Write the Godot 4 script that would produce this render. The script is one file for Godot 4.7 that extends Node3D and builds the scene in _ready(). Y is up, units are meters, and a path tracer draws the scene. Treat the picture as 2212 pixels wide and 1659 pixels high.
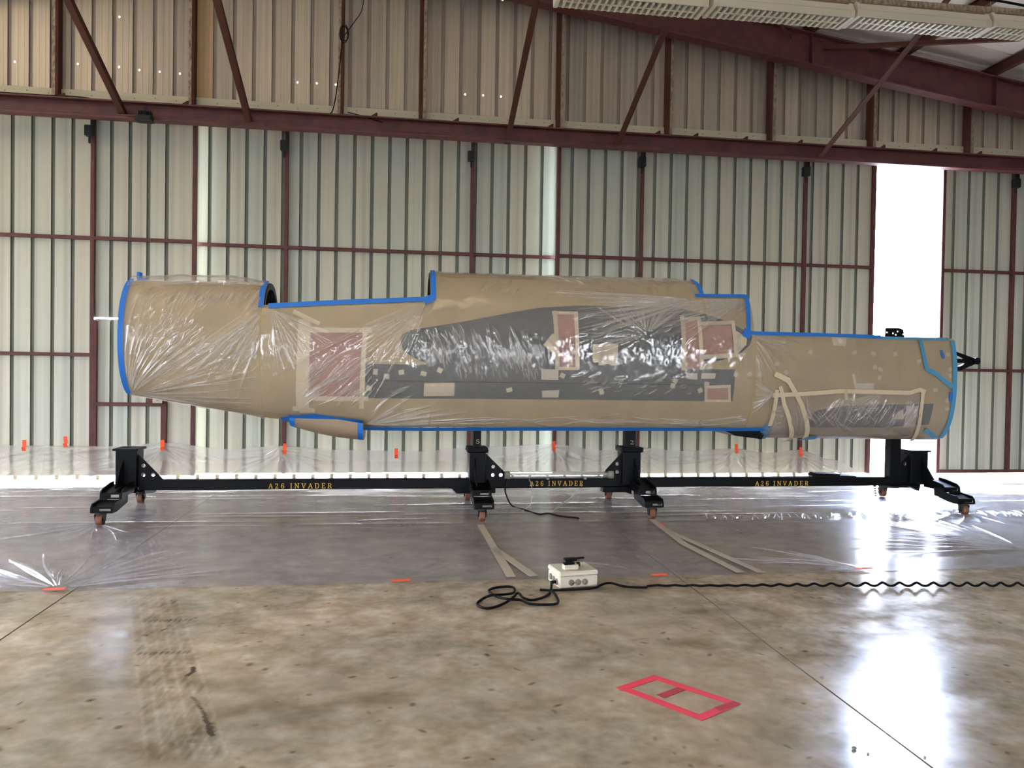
extends Node3D

# ---------------------------------------------------------------- materials
var M := {}
var TEX := {}

func noise_img(w: int, h: int, freq: float, sd: int, oct := 4, kind := FastNoiseLite.TYPE_SIMPLEX_SMOOTH) -> Image:
	var n := FastNoiseLite.new()
	n.seed = sd
	n.noise_type = kind
	n.frequency = freq
	n.fractal_octaves = oct
	return n.get_seamless_image(w, h)

func tex(im: Image) -> ImageTexture:
	return ImageTexture.create_from_image(im)

func mat(col: Color, rough := 0.6, metal := 0.0, spec := 0.5) -> StandardMaterial3D:
	var m := StandardMaterial3D.new()
	m.albedo_color = col
	m.roughness = rough
	m.metallic = metal
	m.metallic_specular = spec
	return m

func film_mat(alpha: float, rough: float, col := Color(0.93, 0.92, 0.9)) -> StandardMaterial3D:
	var m := mat(Color(col.r, col.g, col.b, alpha), rough)
	m.transparency = BaseMaterial3D.TRANSPARENCY_ALPHA
	m.cull_mode = BaseMaterial3D.CULL_DISABLED
	return m

func tri_detail(m: StandardMaterial3D, t: Texture2D, scale: Vector3) -> void:
	m.albedo_texture = t
	m.uv1_triplanar = true
	m.uv1_world_triplanar = true
	m.uv1_scale = scale

# grey noise picture between two tones, optionally streaked along y
func tone_tex(w: int, h: int, fx: float, sd: int, lo: float, hi: float, tint := Color.WHITE) -> ImageTexture:
	var src := noise_img(w, h, fx, sd, 5)
	src.convert(Image.FORMAT_L8)
	var b := src.get_data()
	var o := PackedByteArray()
	o.resize(w * h * 3)
	for i in w * h:
		var v := lerpf(lo, hi, b[i] / 255.0)
		o[i * 3] = int(clampf(v * tint.r, 0, 1) * 255)
		o[i * 3 + 1] = int(clampf(v * tint.g, 0, 1) * 255)
		o[i * 3 + 2] = int(clampf(v * tint.b, 0, 1) * 255)
	return tex(Image.create_from_data(w, h, false, Image.FORMAT_RGB8, o))

func make_materials() -> void:
	var streak := tone_tex(512, 128, 0.02, 11, 0.84, 1.1)
	TEX.streak = streak
	for i in 3:
		var m := mat([Color(0.81, 0.82, 0.75), Color(0.78, 0.8, 0.74), Color(0.82, 0.815, 0.74)][i], 0.42, 0.0)
		tri_detail(m, streak, Vector3(0.55, 0.02, 0.55))
		m.uv1_offset = Vector3(i * 0.37, 0, 0)
		M["sheet%d" % i] = m
		var u := mat([Color(0.8, 0.745, 0.655), Color(0.68, 0.63, 0.56), Color(0.74, 0.685, 0.6)][i], 0.38, 0.3)
		tri_detail(u, streak, Vector3(0.8, 0.03, 0.8))
		u.uv1_offset = Vector3(i * 0.21, 0.3, 0)
		M["upper%d" % i] = u
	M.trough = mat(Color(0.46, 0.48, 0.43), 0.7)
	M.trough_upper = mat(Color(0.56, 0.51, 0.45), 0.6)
	M.stained = mat(Color(0.72, 0.6, 0.42), 0.5)
	tri_detail(M.stained, streak, Vector3(0.8, 0.03, 0.8))
	M.red = mat(Color(0.32, 0.135, 0.115), 0.6)
	tri_detail(M.red, tone_tex(256, 256, 0.02, 5, 0.75, 1.15), Vector3(0.8, 0.8, 0.8))
	M.brown = mat(Color(0.28, 0.16, 0.12), 0.85, 0.0, 0.3)
	M.beige = mat(Color(0.62, 0.54, 0.44), 0.7)
	tri_detail(M.beige, tone_tex(256, 256, 0.05, 6, 0.5, 1.2), Vector3(1.5, 0.7, 1.5))
	M.cream = mat(Color(0.78, 0.75, 0.64), 0.55)
	M.white_roof = mat(Color(0.93, 0.9, 0.86), 0.55)
	M.wall_plain = mat(Color(0.6, 0.58, 0.53), 0.6)
	M.black = mat(Color(0.03, 0.036, 0.04), 0.45, 0.0, 0.22)
	M.black_matt = mat(Color(0.045, 0.045, 0.045), 0.7)
	M.rubber = mat(Color(0.04, 0.037, 0.034), 0.6, 0.0, 0.25)
	M.wheel = mat(Color(0.42, 0.27, 0.18), 0.6)
	M.steel = mat(Color(0.5, 0.5, 0.5), 0.35, 0.9)
	M.yellow = mat(Color(0.82, 0.64, 0.22), 0.6)
	M.number = mat(Color(0.75, 0.7, 0.5), 0.6)
	M.tan = mat(Color(0.7, 0.61, 0.42), 0.55)
	tri_detail(M.tan, tone_tex(256, 256, 0.012, 8, 0.93, 1.05), Vector3(0.6, 0.6, 0.6))
	M.fairing = mat(Color(0.58, 0.5, 0.4), 0.45)
	M.primer = mat(Color(0.12, 0.14, 0.11), 0.7)
	M.dark_paint = mat(Color(0.25, 0.27, 0.255), 0.55)
	M.pink = mat(Color(0.66, 0.48, 0.41), 0.75)
	M.tape = mat(Color(0.84, 0.77, 0.63), 0.7)
	M.tape_thin = mat(Color(0.78, 0.72, 0.6), 0.7)
	M.paper = mat(Color(0.8, 0.75, 0.66), 0.75)
	M.blue = mat(Color(0.06, 0.42, 0.76), 0.5)
	M.blue_light = mat(Color(0.28, 0.56, 0.7), 0.5)
	M.orange = mat(Color(0.95, 0.33, 0.13), 0.55)
	M.red_tape = mat(Color(0.82, 0.18, 0.26), 0.6)
	M.red_tape_dark = mat(Color(0.6, 0.14, 0.18), 0.7)
	M.film = film_mat(0.12, 0.12)
	M.film_back = film_mat(0.03, 0.12)
	M.floor_film = film_mat(0.2, 0.25, Color(0.74, 0.74, 0.8))
	M.seam = mat(Color(0.66, 0.61, 0.53), 0.6)
	M.floor_fold_highlight = film_mat(0.22, 0.14, Color(0.9, 0.9, 0.93))  # whiter than the sheet: highlights on floor wrinkles painted as colour
	M.skirt_film = film_mat(0.3, 0.22)
	M.skirt_film.backlight_enabled = true
	M.skirt_film.backlight = Color(0.34, 0.33, 0.32)
	M.fold = film_mat(0.24, 0.13, Color(0.97, 0.94, 0.88))  # paler, more opaque film: wrinkle highlights put into the colour
	M.film_second = film_mat(0.13, 0.12, Color(0.82, 0.76, 0.74))
	M.box_white = mat(Color(0.82, 0.79, 0.7), 0.5)
	M.grey_plastic = mat(Color(0.5, 0.48, 0.44), 0.6)
	M.lamp_white = mat(Color(0.86, 0.83, 0.75), 0.45)
	M.wood = mat(Color(0.5, 0.4, 0.28), 0.8)
	M.acrylic = film_mat(0.3, 0.1, Color(0.9, 0.9, 0.88))
	M.skylight = mat(Color(0.84, 0.8, 0.72), 0.6)
	M.skylight.backlight_enabled = true
	M.skylight.backlight = Color(0.9, 0.84, 0.74)
	M.ground = mat(Color(0.66, 0.64, 0.6), 0.9)
	M.concrete = concrete()

func smudge(acc: PackedFloat32Array, n: int, uv: Vector2, r: Vector2, rot: float, k: float) -> void:
	var R := int(maxf(r.x, r.y) * n) + 1
	var cx := int(uv.x * n)
	var cy := int(uv.y * n)
	var ca := cos(rot)
	var sa := sin(rot)
	for y in range(-R, R + 1):
		for x in range(-R, R + 1):
			var u := (x * ca + y * sa) / (r.x * n)
			var v := (-x * sa + y * ca) / (r.y * n)
			var d := u * u + v * v
			if d < 1.0:
				var i := posmod(cy + y, n) * n + posmod(cx + x, n)
				acc[i] += k * (1.0 - d)

# concrete picture: 12 m x 12 m, origin x = -5, z = -10.5
func fl_uv(x: float, z: float) -> Vector2:
	return Vector2((x + 5.0) / 12.0, (z + 10.5) / 12.0)

func concrete() -> StandardMaterial3D:
	var n := 1536
	var rng := RandomNumberGenerator.new()
	rng.seed = 4
	var a := noise_img(n, n, 0.0042, 21, 5)
	var b := noise_img(n, n, 0.024, 22, 5)
	var c := noise_img(n, n, 0.09, 23, 3)
	var d := noise_img(n / 2, n, 0.045, 24, 4)
	d.resize(n, n, Image.INTERPOLATE_BILINEAR)
	for im: Image in [a, b, c, d]:
		im.convert(Image.FORMAT_L8)
	var da := a.get_data()
	var db := b.get_data()
	var dc := c.get_data()
	var dd := d.get_data()
	var acc := PackedFloat32Array()
	acc.resize(n * n)
	# dark blotches, small spots
	for i in 260:
		smudge(acc, n, Vector2(rng.randf(), rng.randf()), Vector2(rng.randf_range(0.004, 0.016), rng.randf_range(0.002, 0.006)), rng.randf_range(-0.5, 0.5), -rng.randf_range(0.03, 0.13))
	for i in 1700:
		smudge(acc, n, Vector2(rng.randf(), rng.randf()), Vector2(rng.randf_range(0.0008, 0.003), rng.randf_range(0.0008, 0.002)), rng.randf() * 3.0, -rng.randf_range(0.1, 0.4))
	for p: Vector2 in [Vector2(-0.651, -3.816), Vector2(-0.465, -3.721), Vector2(-0.888, -4.116), Vector2(2.14, -5.058), Vector2(1.8, -4.455), Vector2(-0.125, -3.865), Vector2(-1.541, -4.185), Vector2(-1.849, -5.242)]:
		smudge(acc, n, fl_uv(p.x, p.y), Vector2(0.022, 0.009), rng.randf_range(-0.4, 0.4), -0.2)
	# tyre track with tread blocks running towards the camera
	var t0: Vector2 = Vector2(-1.716, -5.736)
	var t1: Vector2 = Vector2(-0.86, -3.351)
	for i in 700:
		var f := rng.randf()
		var p := t0.lerp(t1, f) + Vector2(rng.randf_range(-0.16, 0.16), 0)
		smudge(acc, n, fl_uv(p.x, p.y), Vector2(0.0012, 0.006), 0.05, -0.05)
	for k in 6:
		for i in 160:
			var p := t0.lerp(t1, i / 160.0) + Vector2(-0.16 + k * 0.064, 0)
			smudge(acc, n, fl_uv(p.x, p.y), Vector2(0.001, 0.0018), 0, 0.055)
	for g: Vector2 in [Vector2(-1.436, -5.202), Vector2(-1.29, -4.614)]:
		for k in 10:
			smudge(acc, n, fl_uv(g.x - 0.16 + k * 0.03, g.y), Vector2(0.001, 0.003), 0.1, -0.3)
	# crack with dark edges
	for seg: PackedVector2Array in [PackedVector2Array([Vector2(-1.099, -4.38), Vector2(-1.081, -4.32), Vector2(-1.099, -4.259)]), PackedVector2Array([Vector2(-0.999, -3.986), Vector2(-0.902, -3.793), Vector2(-0.846, -3.644), Vector2(-0.802, -3.55)])]:
		for j in seg.size() - 1:
			for i in 40:
				var p := seg[j].lerp(seg[j + 1], i / 40.0) + Vector2(rng.randf_range(-0.008, 0.008), 0)
				smudge(acc, n, fl_uv(p.x, p.y), Vector2(0.0009, 0.0009), 0, -0.2)
	var o := PackedByteArray()
	o.resize(n * n * 3)
	var ro := PackedByteArray()
	ro.resize(n * n)
	for i in n * n:
		var va := da[i] / 255.0 - 0.5
		var vb := db[i] / 255.0 - 0.5
		var vc := dc[i] / 255.0 - 0.5
		var vd := dd[i] / 255.0 - 0.5
		var v := 0.615 + va * 0.15 + vb * 0.22 + vd * 0.08 + vc * 0.11 + acc[i] * 0.6
		var warm := va * 0.04 - vd * 0.03
		o[i * 3] = int(clampf(v + 0.045 + warm, 0, 1) * 255)
		o[i * 3 + 1] = int(clampf(v - 0.016, 0, 1) * 255)
		o[i * 3 + 2] = int(clampf(v - 0.115 - warm, 0, 1) * 255)
		ro[i] = int(clampf(0.21 + vb * 0.16 - acc[i] * 0.15 + va * 0.08 + vd * 0.06, 0.15, 0.262) * 255)
	var m := StandardMaterial3D.new()
	m.albedo_texture = tex(Image.create_from_data(n, n, false, Image.FORMAT_RGB8, o))
	m.roughness = 1.0
	m.roughness_texture = tex(Image.create_from_data(n, n, false, Image.FORMAT_L8, ro))
	m.roughness_texture_channel = BaseMaterial3D.TEXTURE_CHANNEL_RED
	m.metallic_specular = 0.75
	m.heightmap_enabled = true
	m.heightmap_scale = 0.02
	m.heightmap_texture = tex(d)
	return m

# ---------------------------------------------------------------- mesh helpers
func S(smooth := false) -> SurfaceTool:
	var s := SurfaceTool.new()
	s.begin(Mesh.PRIMITIVE_TRIANGLES)
	if not smooth:
		s.set_smooth_group(-1)
	return s

func tri(s: SurfaceTool, a: Vector3, b: Vector3, c: Vector3) -> void:
	s.add_vertex(a)
	s.add_vertex(c)
	s.add_vertex(b)

# corners counter-clockwise as seen from the front
func quad(s: SurfaceTool, a: Vector3, b: Vector3, c: Vector3, d: Vector3) -> void:
	tri(s, a, b, c)
	tri(s, a, c, d)

func done(s: SurfaceTool) -> ArrayMesh:
	s.generate_normals()
	return s.commit()

# box with chamfered edges
func box(s: SurfaceTool, c: Vector3, size: Vector3, ch := 0.0, b := Basis()) -> void:
	var h := size * 0.5
	if ch <= 0.0:
		var p: Array[Vector3] = []
		for i in 8:
			p.append(c + b * Vector3(h.x if i & 1 else -h.x, h.y if i & 2 else -h.y, h.z if i & 4 else -h.z))
		quad(s, p[4], p[5], p[7], p[6])
		quad(s, p[1], p[0], p[2], p[3])
		quad(s, p[5], p[1], p[3], p[7])
		quad(s, p[0], p[4], p[6], p[2])
		quad(s, p[6], p[7], p[3], p[2])
		quad(s, p[0], p[1], p[5], p[4])
		return
	ch = minf(ch, minf(h.x, minf(h.y, h.z)) * 0.9)
	var axes := [Vector3.RIGHT, Vector3.UP, Vector3.BACK]
	var pt := func(sg: Vector3, ax: int) -> Vector3:
		var v := Vector3(sg.x * (h.x - ch), sg.y * (h.y - ch), sg.z * (h.z - ch))
		v[ax] += sg[ax] * ch
		return c + b * v
	for ax in 3:
		var u: int = (ax + 1) % 3
		var w: int = (ax + 2) % 3
		for sg in [-1.0, 1.0]:
			var q: Array[Vector3] = []
			for k in [[-1.0, -1.0], [1.0, -1.0], [1.0, 1.0], [-1.0, 1.0]]:
				var v := Vector3.ZERO
				v[ax] = sg
				v[u] = k[0]
				v[w] = k[1]
				q.append(pt.call(v, ax))
			if sg > 0:
				quad(s, q[0], q[1], q[2], q[3])
			else:
				quad(s, q[3], q[2], q[1], q[0])
		# edges parallel to axis ax, between faces u and w
		for su in [-1.0, 1.0]:
			for sw in [-1.0, 1.0]:
				var lo := Vector3.ZERO
				lo[ax] = -1.0
				lo[u] = su
				lo[w] = sw
				var hi := lo
				hi[ax] = 1.0
				var e := [pt.call(lo, u), pt.call(hi, u), pt.call(hi, w), pt.call(lo, w)]
				if su * sw < 0:
					quad(s, e[0], e[1], e[2], e[3])
				else:
					quad(s, e[3], e[2], e[1], e[0])
	for i in 8:
		var sg := Vector3(1.0 if i & 1 else -1.0, 1.0 if i & 2 else -1.0, 1.0 if i & 4 else -1.0)
		var a: Vector3 = pt.call(sg, 0)
		var d: Vector3 = pt.call(sg, 1)
		var e: Vector3 = pt.call(sg, 2)
		if sg.x * sg.y * sg.z > 0:
			tri(s, a, d, e)
		else:
			tri(s, a, e, d)

func bar(s: SurfaceTool, p: Vector3, q: Vector3, w: float, h: float, up := Vector3.UP, ch := 0.0) -> void:
	var z := (q - p).normalized()
	var x := up.cross(z).normalized()
	var y := z.cross(x)
	box(s, (p + q) * 0.5, Vector3(w, h, p.distance_to(q)), ch, Basis(x, y, z))

func tube(s: SurfaceTool, pts: PackedVector3Array, r: float, sides := 8) -> void:
	var rings: Array = []
	var nrm := Vector3.UP
	for i in pts.size():
		var t := (pts[mini(i + 1, pts.size() - 1)] - pts[maxi(i - 1, 0)]).normalized()
		nrm = nrm - t * nrm.dot(t)
		if nrm.length() < 0.01:
			nrm = Vector3.RIGHT - t * t.x
		nrm = nrm.normalized()
		var bn := t.cross(nrm)
		var ring := PackedVector3Array()
		for k in sides:
			var a := TAU * k / sides
			ring.append(pts[i] + (nrm * cos(a) + bn * sin(a)) * r)
		rings.append(ring)
	for i in rings.size() - 1:
		for k in sides:
			var j := (k + 1) % sides
			quad(s, rings[i][k], rings[i][j], rings[i + 1][j], rings[i + 1][k])
	for k in range(1, sides - 1):
		tri(s, rings[0][0], rings[0][k + 1], rings[0][k])
		var e: PackedVector3Array = rings[-1]
		tri(s, e[0], e[k], e[k + 1])

func smooth_path(p: PackedVector3Array, step := 0.02) -> PackedVector3Array:
	var c := Curve3D.new()
	c.bake_interval = step
	for i in p.size():
		var t := (p[mini(i + 1, p.size() - 1)] - p[maxi(i - 1, 0)]) / 6.0
		c.add_point(p[i], -t, t)
	return c.get_baked_points()

# disc / cylinder between two points
func cyl(s: SurfaceTool, p: Vector3, q: Vector3, r: float, sides := 16) -> void:
	tube(s, PackedVector3Array([p, q]), r, sides)

# extrude a polygon (x, y) along local z from z0 to z1, placed by t
func prism(s: SurfaceTool, poly: PackedVector2Array, z0: float, z1: float, t := Transform3D()) -> void:
	if Geometry2D.is_polygon_clockwise(poly):
		poly = poly.duplicate()
		poly.reverse()
	var idx := Geometry2D.triangulate_polygon(poly)
	for i in range(0, idx.size(), 3):
		var a := poly[idx[i]]
		var b := poly[idx[i + 1]]
		var c := poly[idx[i + 2]]
		if (b - a).cross(c - a) < 0:
			var w := b
			b = c
			c = w
		tri(s, t * Vector3(a.x, a.y, z1), t * Vector3(b.x, b.y, z1), t * Vector3(c.x, c.y, z1))
		tri(s, t * Vector3(a.x, a.y, z0), t * Vector3(c.x, c.y, z0), t * Vector3(b.x, b.y, z0))
	for i in poly.size():
		var a := poly[i]
		var b := poly[(i + 1) % poly.size()]
		quad(s, t * Vector3(a.x, a.y, z0), t * Vector3(b.x, b.y, z0), t * Vector3(b.x, b.y, z1), t * Vector3(a.x, a.y, z1))

# smooth grid of nu x nv points (row by row)
func grid_mesh(nu: int, nv: int, p: PackedVector3Array, flip := false) -> ArrayMesh:
	var nm := PackedVector3Array()
	nm.resize(nu * nv)
	for j in nv:
		for i in nu:
			var du := p[j * nu + mini(i + 1, nu - 1)] - p[j * nu + maxi(i - 1, 0)]
			var dv := p[mini(j + 1, nv - 1) * nu + i] - p[maxi(j - 1, 0) * nu + i]
			var c := du.cross(dv).normalized()
			nm[j * nu + i] = -c if flip else c
	var ix := PackedInt32Array()
	ix.resize((nu - 1) * (nv - 1) * 6)
	var k := 0
	for j in nv - 1:
		for i in nu - 1:
			var a := j * nu + i
			var b := a + 1
			var d := a + nu
			var e := d + 1
			if flip:
				ix[k] = a; ix[k + 1] = b; ix[k + 2] = e; ix[k + 3] = a; ix[k + 4] = e; ix[k + 5] = d
			else:
				ix[k] = a; ix[k + 1] = e; ix[k + 2] = b; ix[k + 3] = a; ix[k + 4] = d; ix[k + 5] = e
			k += 6
	var arr := []
	arr.resize(Mesh.ARRAY_MAX)
	arr[Mesh.ARRAY_VERTEX] = p
	arr[Mesh.ARRAY_NORMAL] = nm
	arr[Mesh.ARRAY_INDEX] = ix
	var m := ArrayMesh.new()
	m.add_surface_from_arrays(Mesh.PRIMITIVE_TRIANGLES, arr)
	return m

# ---------------------------------------------------------------- scene helpers
func obj(called: String, mesh: Variant, m: Material, parent: Node3D = self, at := Vector3.ZERO) -> MeshInstance3D:
	var o := MeshInstance3D.new()
	o.name = called
	o.mesh = done(mesh) if mesh is SurfaceTool else mesh
	o.material_override = m
	o.position = at
	o.cast_shadow = GeometryInstance3D.SHADOW_CASTING_SETTING_ON
	parent.add_child(o, true)
	return o

func tag(o: Node3D, label: String, category: String, group := "") -> Node3D:
	o.set_meta("label", label)
	o.set_meta("category", category)
	if group:
		o.set_meta("group", group)
	return o

func thing(called: String, label: String, category: String, at := Vector3.ZERO, group := "") -> Node3D:
	var o := Node3D.new()
	o.name = called
	o.position = at
	add_child(o, true)
	return tag(o, label, category, group)

func setting(called: String, at := Vector3.ZERO, label := "") -> Node3D:
	var o := Node3D.new()
	o.name = called
	o.position = at
	o.set_meta("kind", "structure")
	if label:
		o.set_meta("label", label)
	add_child(o, true)
	return o

func structure(called: String, mesh: Variant, m: Material, label := "") -> MeshInstance3D:
	var o := obj(called, mesh, m)
	o.set_meta("kind", "structure")
	if label:
		o.set_meta("label", label)
	return o

# ---------------------------------------------------------------- main
const WZ := -11.6
const SKY := {"-1 2": [5.0, 8.5], "-1 4": [4.0, 8.5], "-1 7": [0.0, 4.5], "1 7": [0.0, 3.0]}  # unseen skylight rows; the row beside the ridge is added as fill light

func _ready() -> void:
	var cam := Camera3D.new()
	cam.name = "camera"
	cam.position = Vector3(0, 1.65, 0)
	cam.basis = Basis(Vector3.UP, -0.144688) * Basis(Vector3.RIGHT, -0.0177435) * Basis(Vector3.BACK, 0.0159566)
	cam.fov = rad_to_deg(2.0 * atan(829.5 / 1661.0))
	cam.near = 0.05
	cam.far = 300.0
	add_child(cam)
	cam.current = true

	var e := Environment.new()
	e.background_mode = Environment.BG_SKY
	var sm := ProceduralSkyMaterial.new()
	sm.sky_top_color = Color(0.72, 0.8, 0.95)
	sm.sky_horizon_color = Color(0.95, 0.95, 0.96)
	sm.ground_bottom_color = Color(0.6, 0.58, 0.55)
	sm.ground_horizon_color = Color(0.7, 0.68, 0.65)
	sm.sky_energy_multiplier = 9.0
	sm.ground_energy_multiplier = 5.0
	e.sky = Sky.new()
	e.sky.sky_material = sm
	e.tonemap_mode = Environment.TONE_MAPPER_LINEAR
	e.tonemap_exposure = 0.41
	e.sdfgi_enabled = true
	e.ssao_enabled = true
	e.ssil_enabled = true
	var we := WorldEnvironment.new()
	we.name = "world_environment"
	we.environment = e
	add_child(we)

	var sun := DirectionalLight3D.new()
	sun.name = "sun"
	sun.light_energy = 12.0
	sun.light_color = Color(1.0, 0.96, 0.9)
	sun.light_angular_distance = 0.53
	sun.shadow_enabled = true
	add_child(sun)
	# the sun stands high behind the far wall, a little to the left
	sun.look_at_from_position(Vector3.ZERO, Vector3(0.32, -1.9, 0.85))

	make_materials()
	build_shell()
	build_doors()
	build_upper_wall()
	build_steel()
	build_lamps()
	build_fuselage()
	build_stand()
	build_films()
	build_floor_items()

# ---------------------------------------------------------------- room shell
func roof_y(x: float) -> float:
	# underside of the roof sheets: ridge at x = -1, falling both ways
	return 6.456 - 0.141 * (absf(x + 1.0) - 1.0 - 9.913) + 0.14

func build_shell() -> void:
	# concrete slabs with saw-cut joints
	var fl := setting("floor")
	var xs := [-13.0, -6.91, -2.33, 2.2465, 6.83, 12.4]
	for i in 5:
		var g := 0.006
		var s := S()
		var x0: float = xs[i] + (g if i > 0 else 0.0)
		var x1: float = xs[i + 1] - (g if i < 4 else 0.0)
		var c := [Vector3(x0, 0, 9.2), Vector3(x1, 0, 9.2), Vector3(x1, 0, -11.9), Vector3(x0, 0, -11.9)]
		for k in [0, 1, 2, 0, 2, 3]:
			pass
		for k in [0, 2, 1, 0, 3, 2]:
			s.set_uv(fl_uv(c[k].x, c[k].z))
			s.add_vertex(c[k])
		for q in [[0, 1], [1, 2], [2, 3], [3, 0]]:
			var a: Vector3 = c[q[0]]
			var b: Vector3 = c[q[1]]
			s.set_uv(Vector2.ZERO)
			quad(s, a + Vector3.DOWN * 0.12, b + Vector3.DOWN * 0.12, b, a)
		obj("slab", s, M.concrete, fl)
	var bed := S()
	box(bed, Vector3(-0.3, -0.17, -1.35), Vector3(25.4, 0.1, 21.1))
	obj("bed", bed, M.black_matt, fl)
	# ground outside
	var gs := S()
	box(gs, Vector3(0, -0.35, -61.95), Vector3(200, 0.6, 100))
	structure("ground", gs, M.ground)
	var gb := S()
	box(gb, Vector3(0, -0.35, 59.25), Vector3(200, 0.6, 100))
	structure("ground", gb, M.ground)
	# side walls and unseen end wall, with slots added to let in light
	var lw := S()
	var zl := -11.7
	for bz: float in [-6.5, -2.5, 1.5, 5.5]:  # open slots added in the unseen left wall for more light streaks
		box(lw, Vector3(-13.1, 2.1, (zl + bz - 0.3) * 0.5), Vector3(0.2, 4.2, bz - 0.3 - zl))
		zl = bz + 0.3
	box(lw, Vector3(-13.1, 2.1, (zl + 9.1) * 0.5), Vector3(0.2, 4.2, 9.1 - zl))
	box(lw, Vector3(-13.1, 5.6, -1.3), Vector3(0.2, 2.8, 20.8))
	structure("wall_left", lw, M.wall_plain)
	var rw := S()
	box(rw, Vector3(12.5, 3.2, -1.3), Vector3(0.2, 6.4, 20.8))
	structure("wall_right", rw, M.wall_plain)
	var bw := S()
	# invented tall slots in the unseen end wall, for highlights on the film
	var added_slots := [-10.5, -7.0, -3.5, 0.0, 3.5, 7.0, 10.2]
	var xl := -13.2
	for bx: float in added_slots:
		box(bw, Vector3((xl + bx - 0.22) * 0.5, 2.1, 9.1), Vector3(bx - 0.22 - xl, 4.2, 0.2))
		xl = bx + 0.22
	box(bw, Vector3((xl + 12.6) * 0.5, 2.1, 9.1), Vector3(12.6 - xl, 4.2, 0.2))
	box(bw, Vector3(-0.3, 6.2, 9.1), Vector3(25.8, 4.0, 0.2))
	structure("wall_front", bw, M.wall_plain)
	# roof: ribbed white sheets running down the slope
	var cl := setting("ceiling")
	for side in [-1.0, 1.0]:
		var w := 1.05
		var n := 20
		for k in n:
			var z0 := -11.95 + k * w
			var z1 := z0 + w
			var xe: float = -1.0 + side * 13.7
			var cut: Array = SKY.get("%d %d" % [side, k], [])
			if cut.size():
				# row with a translucent skylight sheet between plain ones
				for part: Array in [[0.0, cut[0], 0], [cut[0], cut[1], 1], [cut[1], 13.7, 0]]:
					if part[1] - part[0] < 0.05:
						continue
					var xa: float = -1.0 + side * part[0]
					var xb: float = -1.0 + side * part[1]
					var zc := (z0 + z1) * 0.5
					var g := S()
					bar(g, Vector3(xa, roof_y(xa), zc), Vector3(xb, roof_y(xb), zc), w, 0.006)
					obj("skylight" if part[2] else "roof_sheet", g, M.skylight if part[2] else M.white_roof, cl)
					if part[2] == 0:
						g = S()
						bar(g, Vector3(xa, roof_y(xa) + 0.2, zc), Vector3(xb, roof_y(xb) + 0.2, zc), w, 0.12)
						obj("roof_deck", g, M.wall_plain, cl)
				continue
			var s := S()
			var prof := PackedVector2Array([Vector2(z0, 0), Vector2(z0 + 0.05, 0), Vector2(z0 + 0.065, 0.035), Vector2(z0 + 0.095, 0.035), Vector2(z0 + 0.11, 0), Vector2(z0 + 0.55, 0), Vector2(z0 + 0.565, 0.035), Vector2(z0 + 0.595, 0.035), Vector2(z0 + 0.61, 0), Vector2(z1, 0)])
			for i in prof.size() - 1:
				var a := prof[i]
				var b := prof[i + 1]
				quad(s, Vector3(-1, roof_y(-1) + a.y, a.x), Vector3(xe, roof_y(xe) + a.y, a.x), Vector3(xe, roof_y(xe) + b.y, b.x), Vector3(-1, roof_y(-1) + b.y, b.x))
			obj("roof_sheet", s, M.white_roof, cl)
			var t := S()
			bar(t, Vector3(-1, roof_y(-1) + 0.2, (z0 + z1) * 0.5), Vector3(xe, roof_y(xe) + 0.2, (z0 + z1) * 0.5), w, 0.12)
			obj("roof_deck", t, M.wall_plain, cl)

# ---------------------------------------------------------------- sheet-metal panels
# one corrugated sheet strip: flat pan, then a deep narrow trough on its right
func panel_mesh(w: float, y0: float, yl: float, yr: float, tw: float, td: float, holes: Array = []) -> Array:
	var pan := S()
	var tr := S()
	var xp := w - tw
	var top := func(x: float) -> float: return lerpf(yl, yr, x / w)
	var xs := [0.0, xp * 0.3, xp * 0.3 + 0.008, xp * 0.36, xp * 0.36 + 0.008, xp * 0.68, xp * 0.68 + 0.008, xp * 0.74, xp * 0.74 + 0.008, xp]
	var md := 0.002 if tw > 0.053 else 0.0003
	var zs := [0.0, 0.0, md, md, 0.0, 0.0, md, md, 0.0, 0.0]
	for i in 9:
		if holes.size() and i == 0:
			var a := 0.0
			var b: float = xs[1]
			var y := y0
			for hh: Vector2 in holes:
				var r := 0.015
				var cx := clampf(hh.x, r + 0.002, b - r - 0.002)
				quad(pan, Vector3(a, y, 0), Vector3(b, y, 0), Vector3(b, hh.y - 0.04, 0), Vector3(a, hh.y - 0.04, 0))
				var q := [Vector3(a, hh.y - 0.04, 0), Vector3(b, hh.y - 0.04, 0), Vector3(b, hh.y + 0.04, 0), Vector3(a, hh.y + 0.04, 0)]
				var d := [Vector3(cx, hh.y - r, 0), Vector3(cx + r * 0.8, hh.y, 0), Vector3(cx, hh.y + r, 0), Vector3(cx - r * 0.8, hh.y, 0)]
				for k in 4:
					var l := (k + 1) % 4
					tri(pan, q[k], q[l], d[k])
					tri(pan, q[l], d[l], d[k])
				y = hh.y + 0.04
			quad(pan, Vector3(a, y, 0), Vector3(b, y, 0), Vector3(b, top.call(b), 0), Vector3(a, top.call(a), 0))
			continue
		quad(pan, Vector3(xs[i], y0, zs[i]), Vector3(xs[i + 1], y0, zs[i + 1]), Vector3(xs[i + 1], top.call(xs[i + 1]), zs[i + 1]), Vector3(xs[i], top.call(xs[i]), zs[i]))
	var px := [xp, xp + 0.004, w - 0.004, w]
	var pz := [0.0, -td, -td, 0.0]
	for i in 3:
		quad(tr, Vector3(px[i], y0, pz[i]), Vector3(px[i + 1], y0, pz[i + 1]), Vector3(px[i + 1], top.call(px[i + 1]), pz[i + 1]), Vector3(px[i], top.call(px[i]), pz[i]))
	return [done(pan), done(tr)]

var shared := {}

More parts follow.
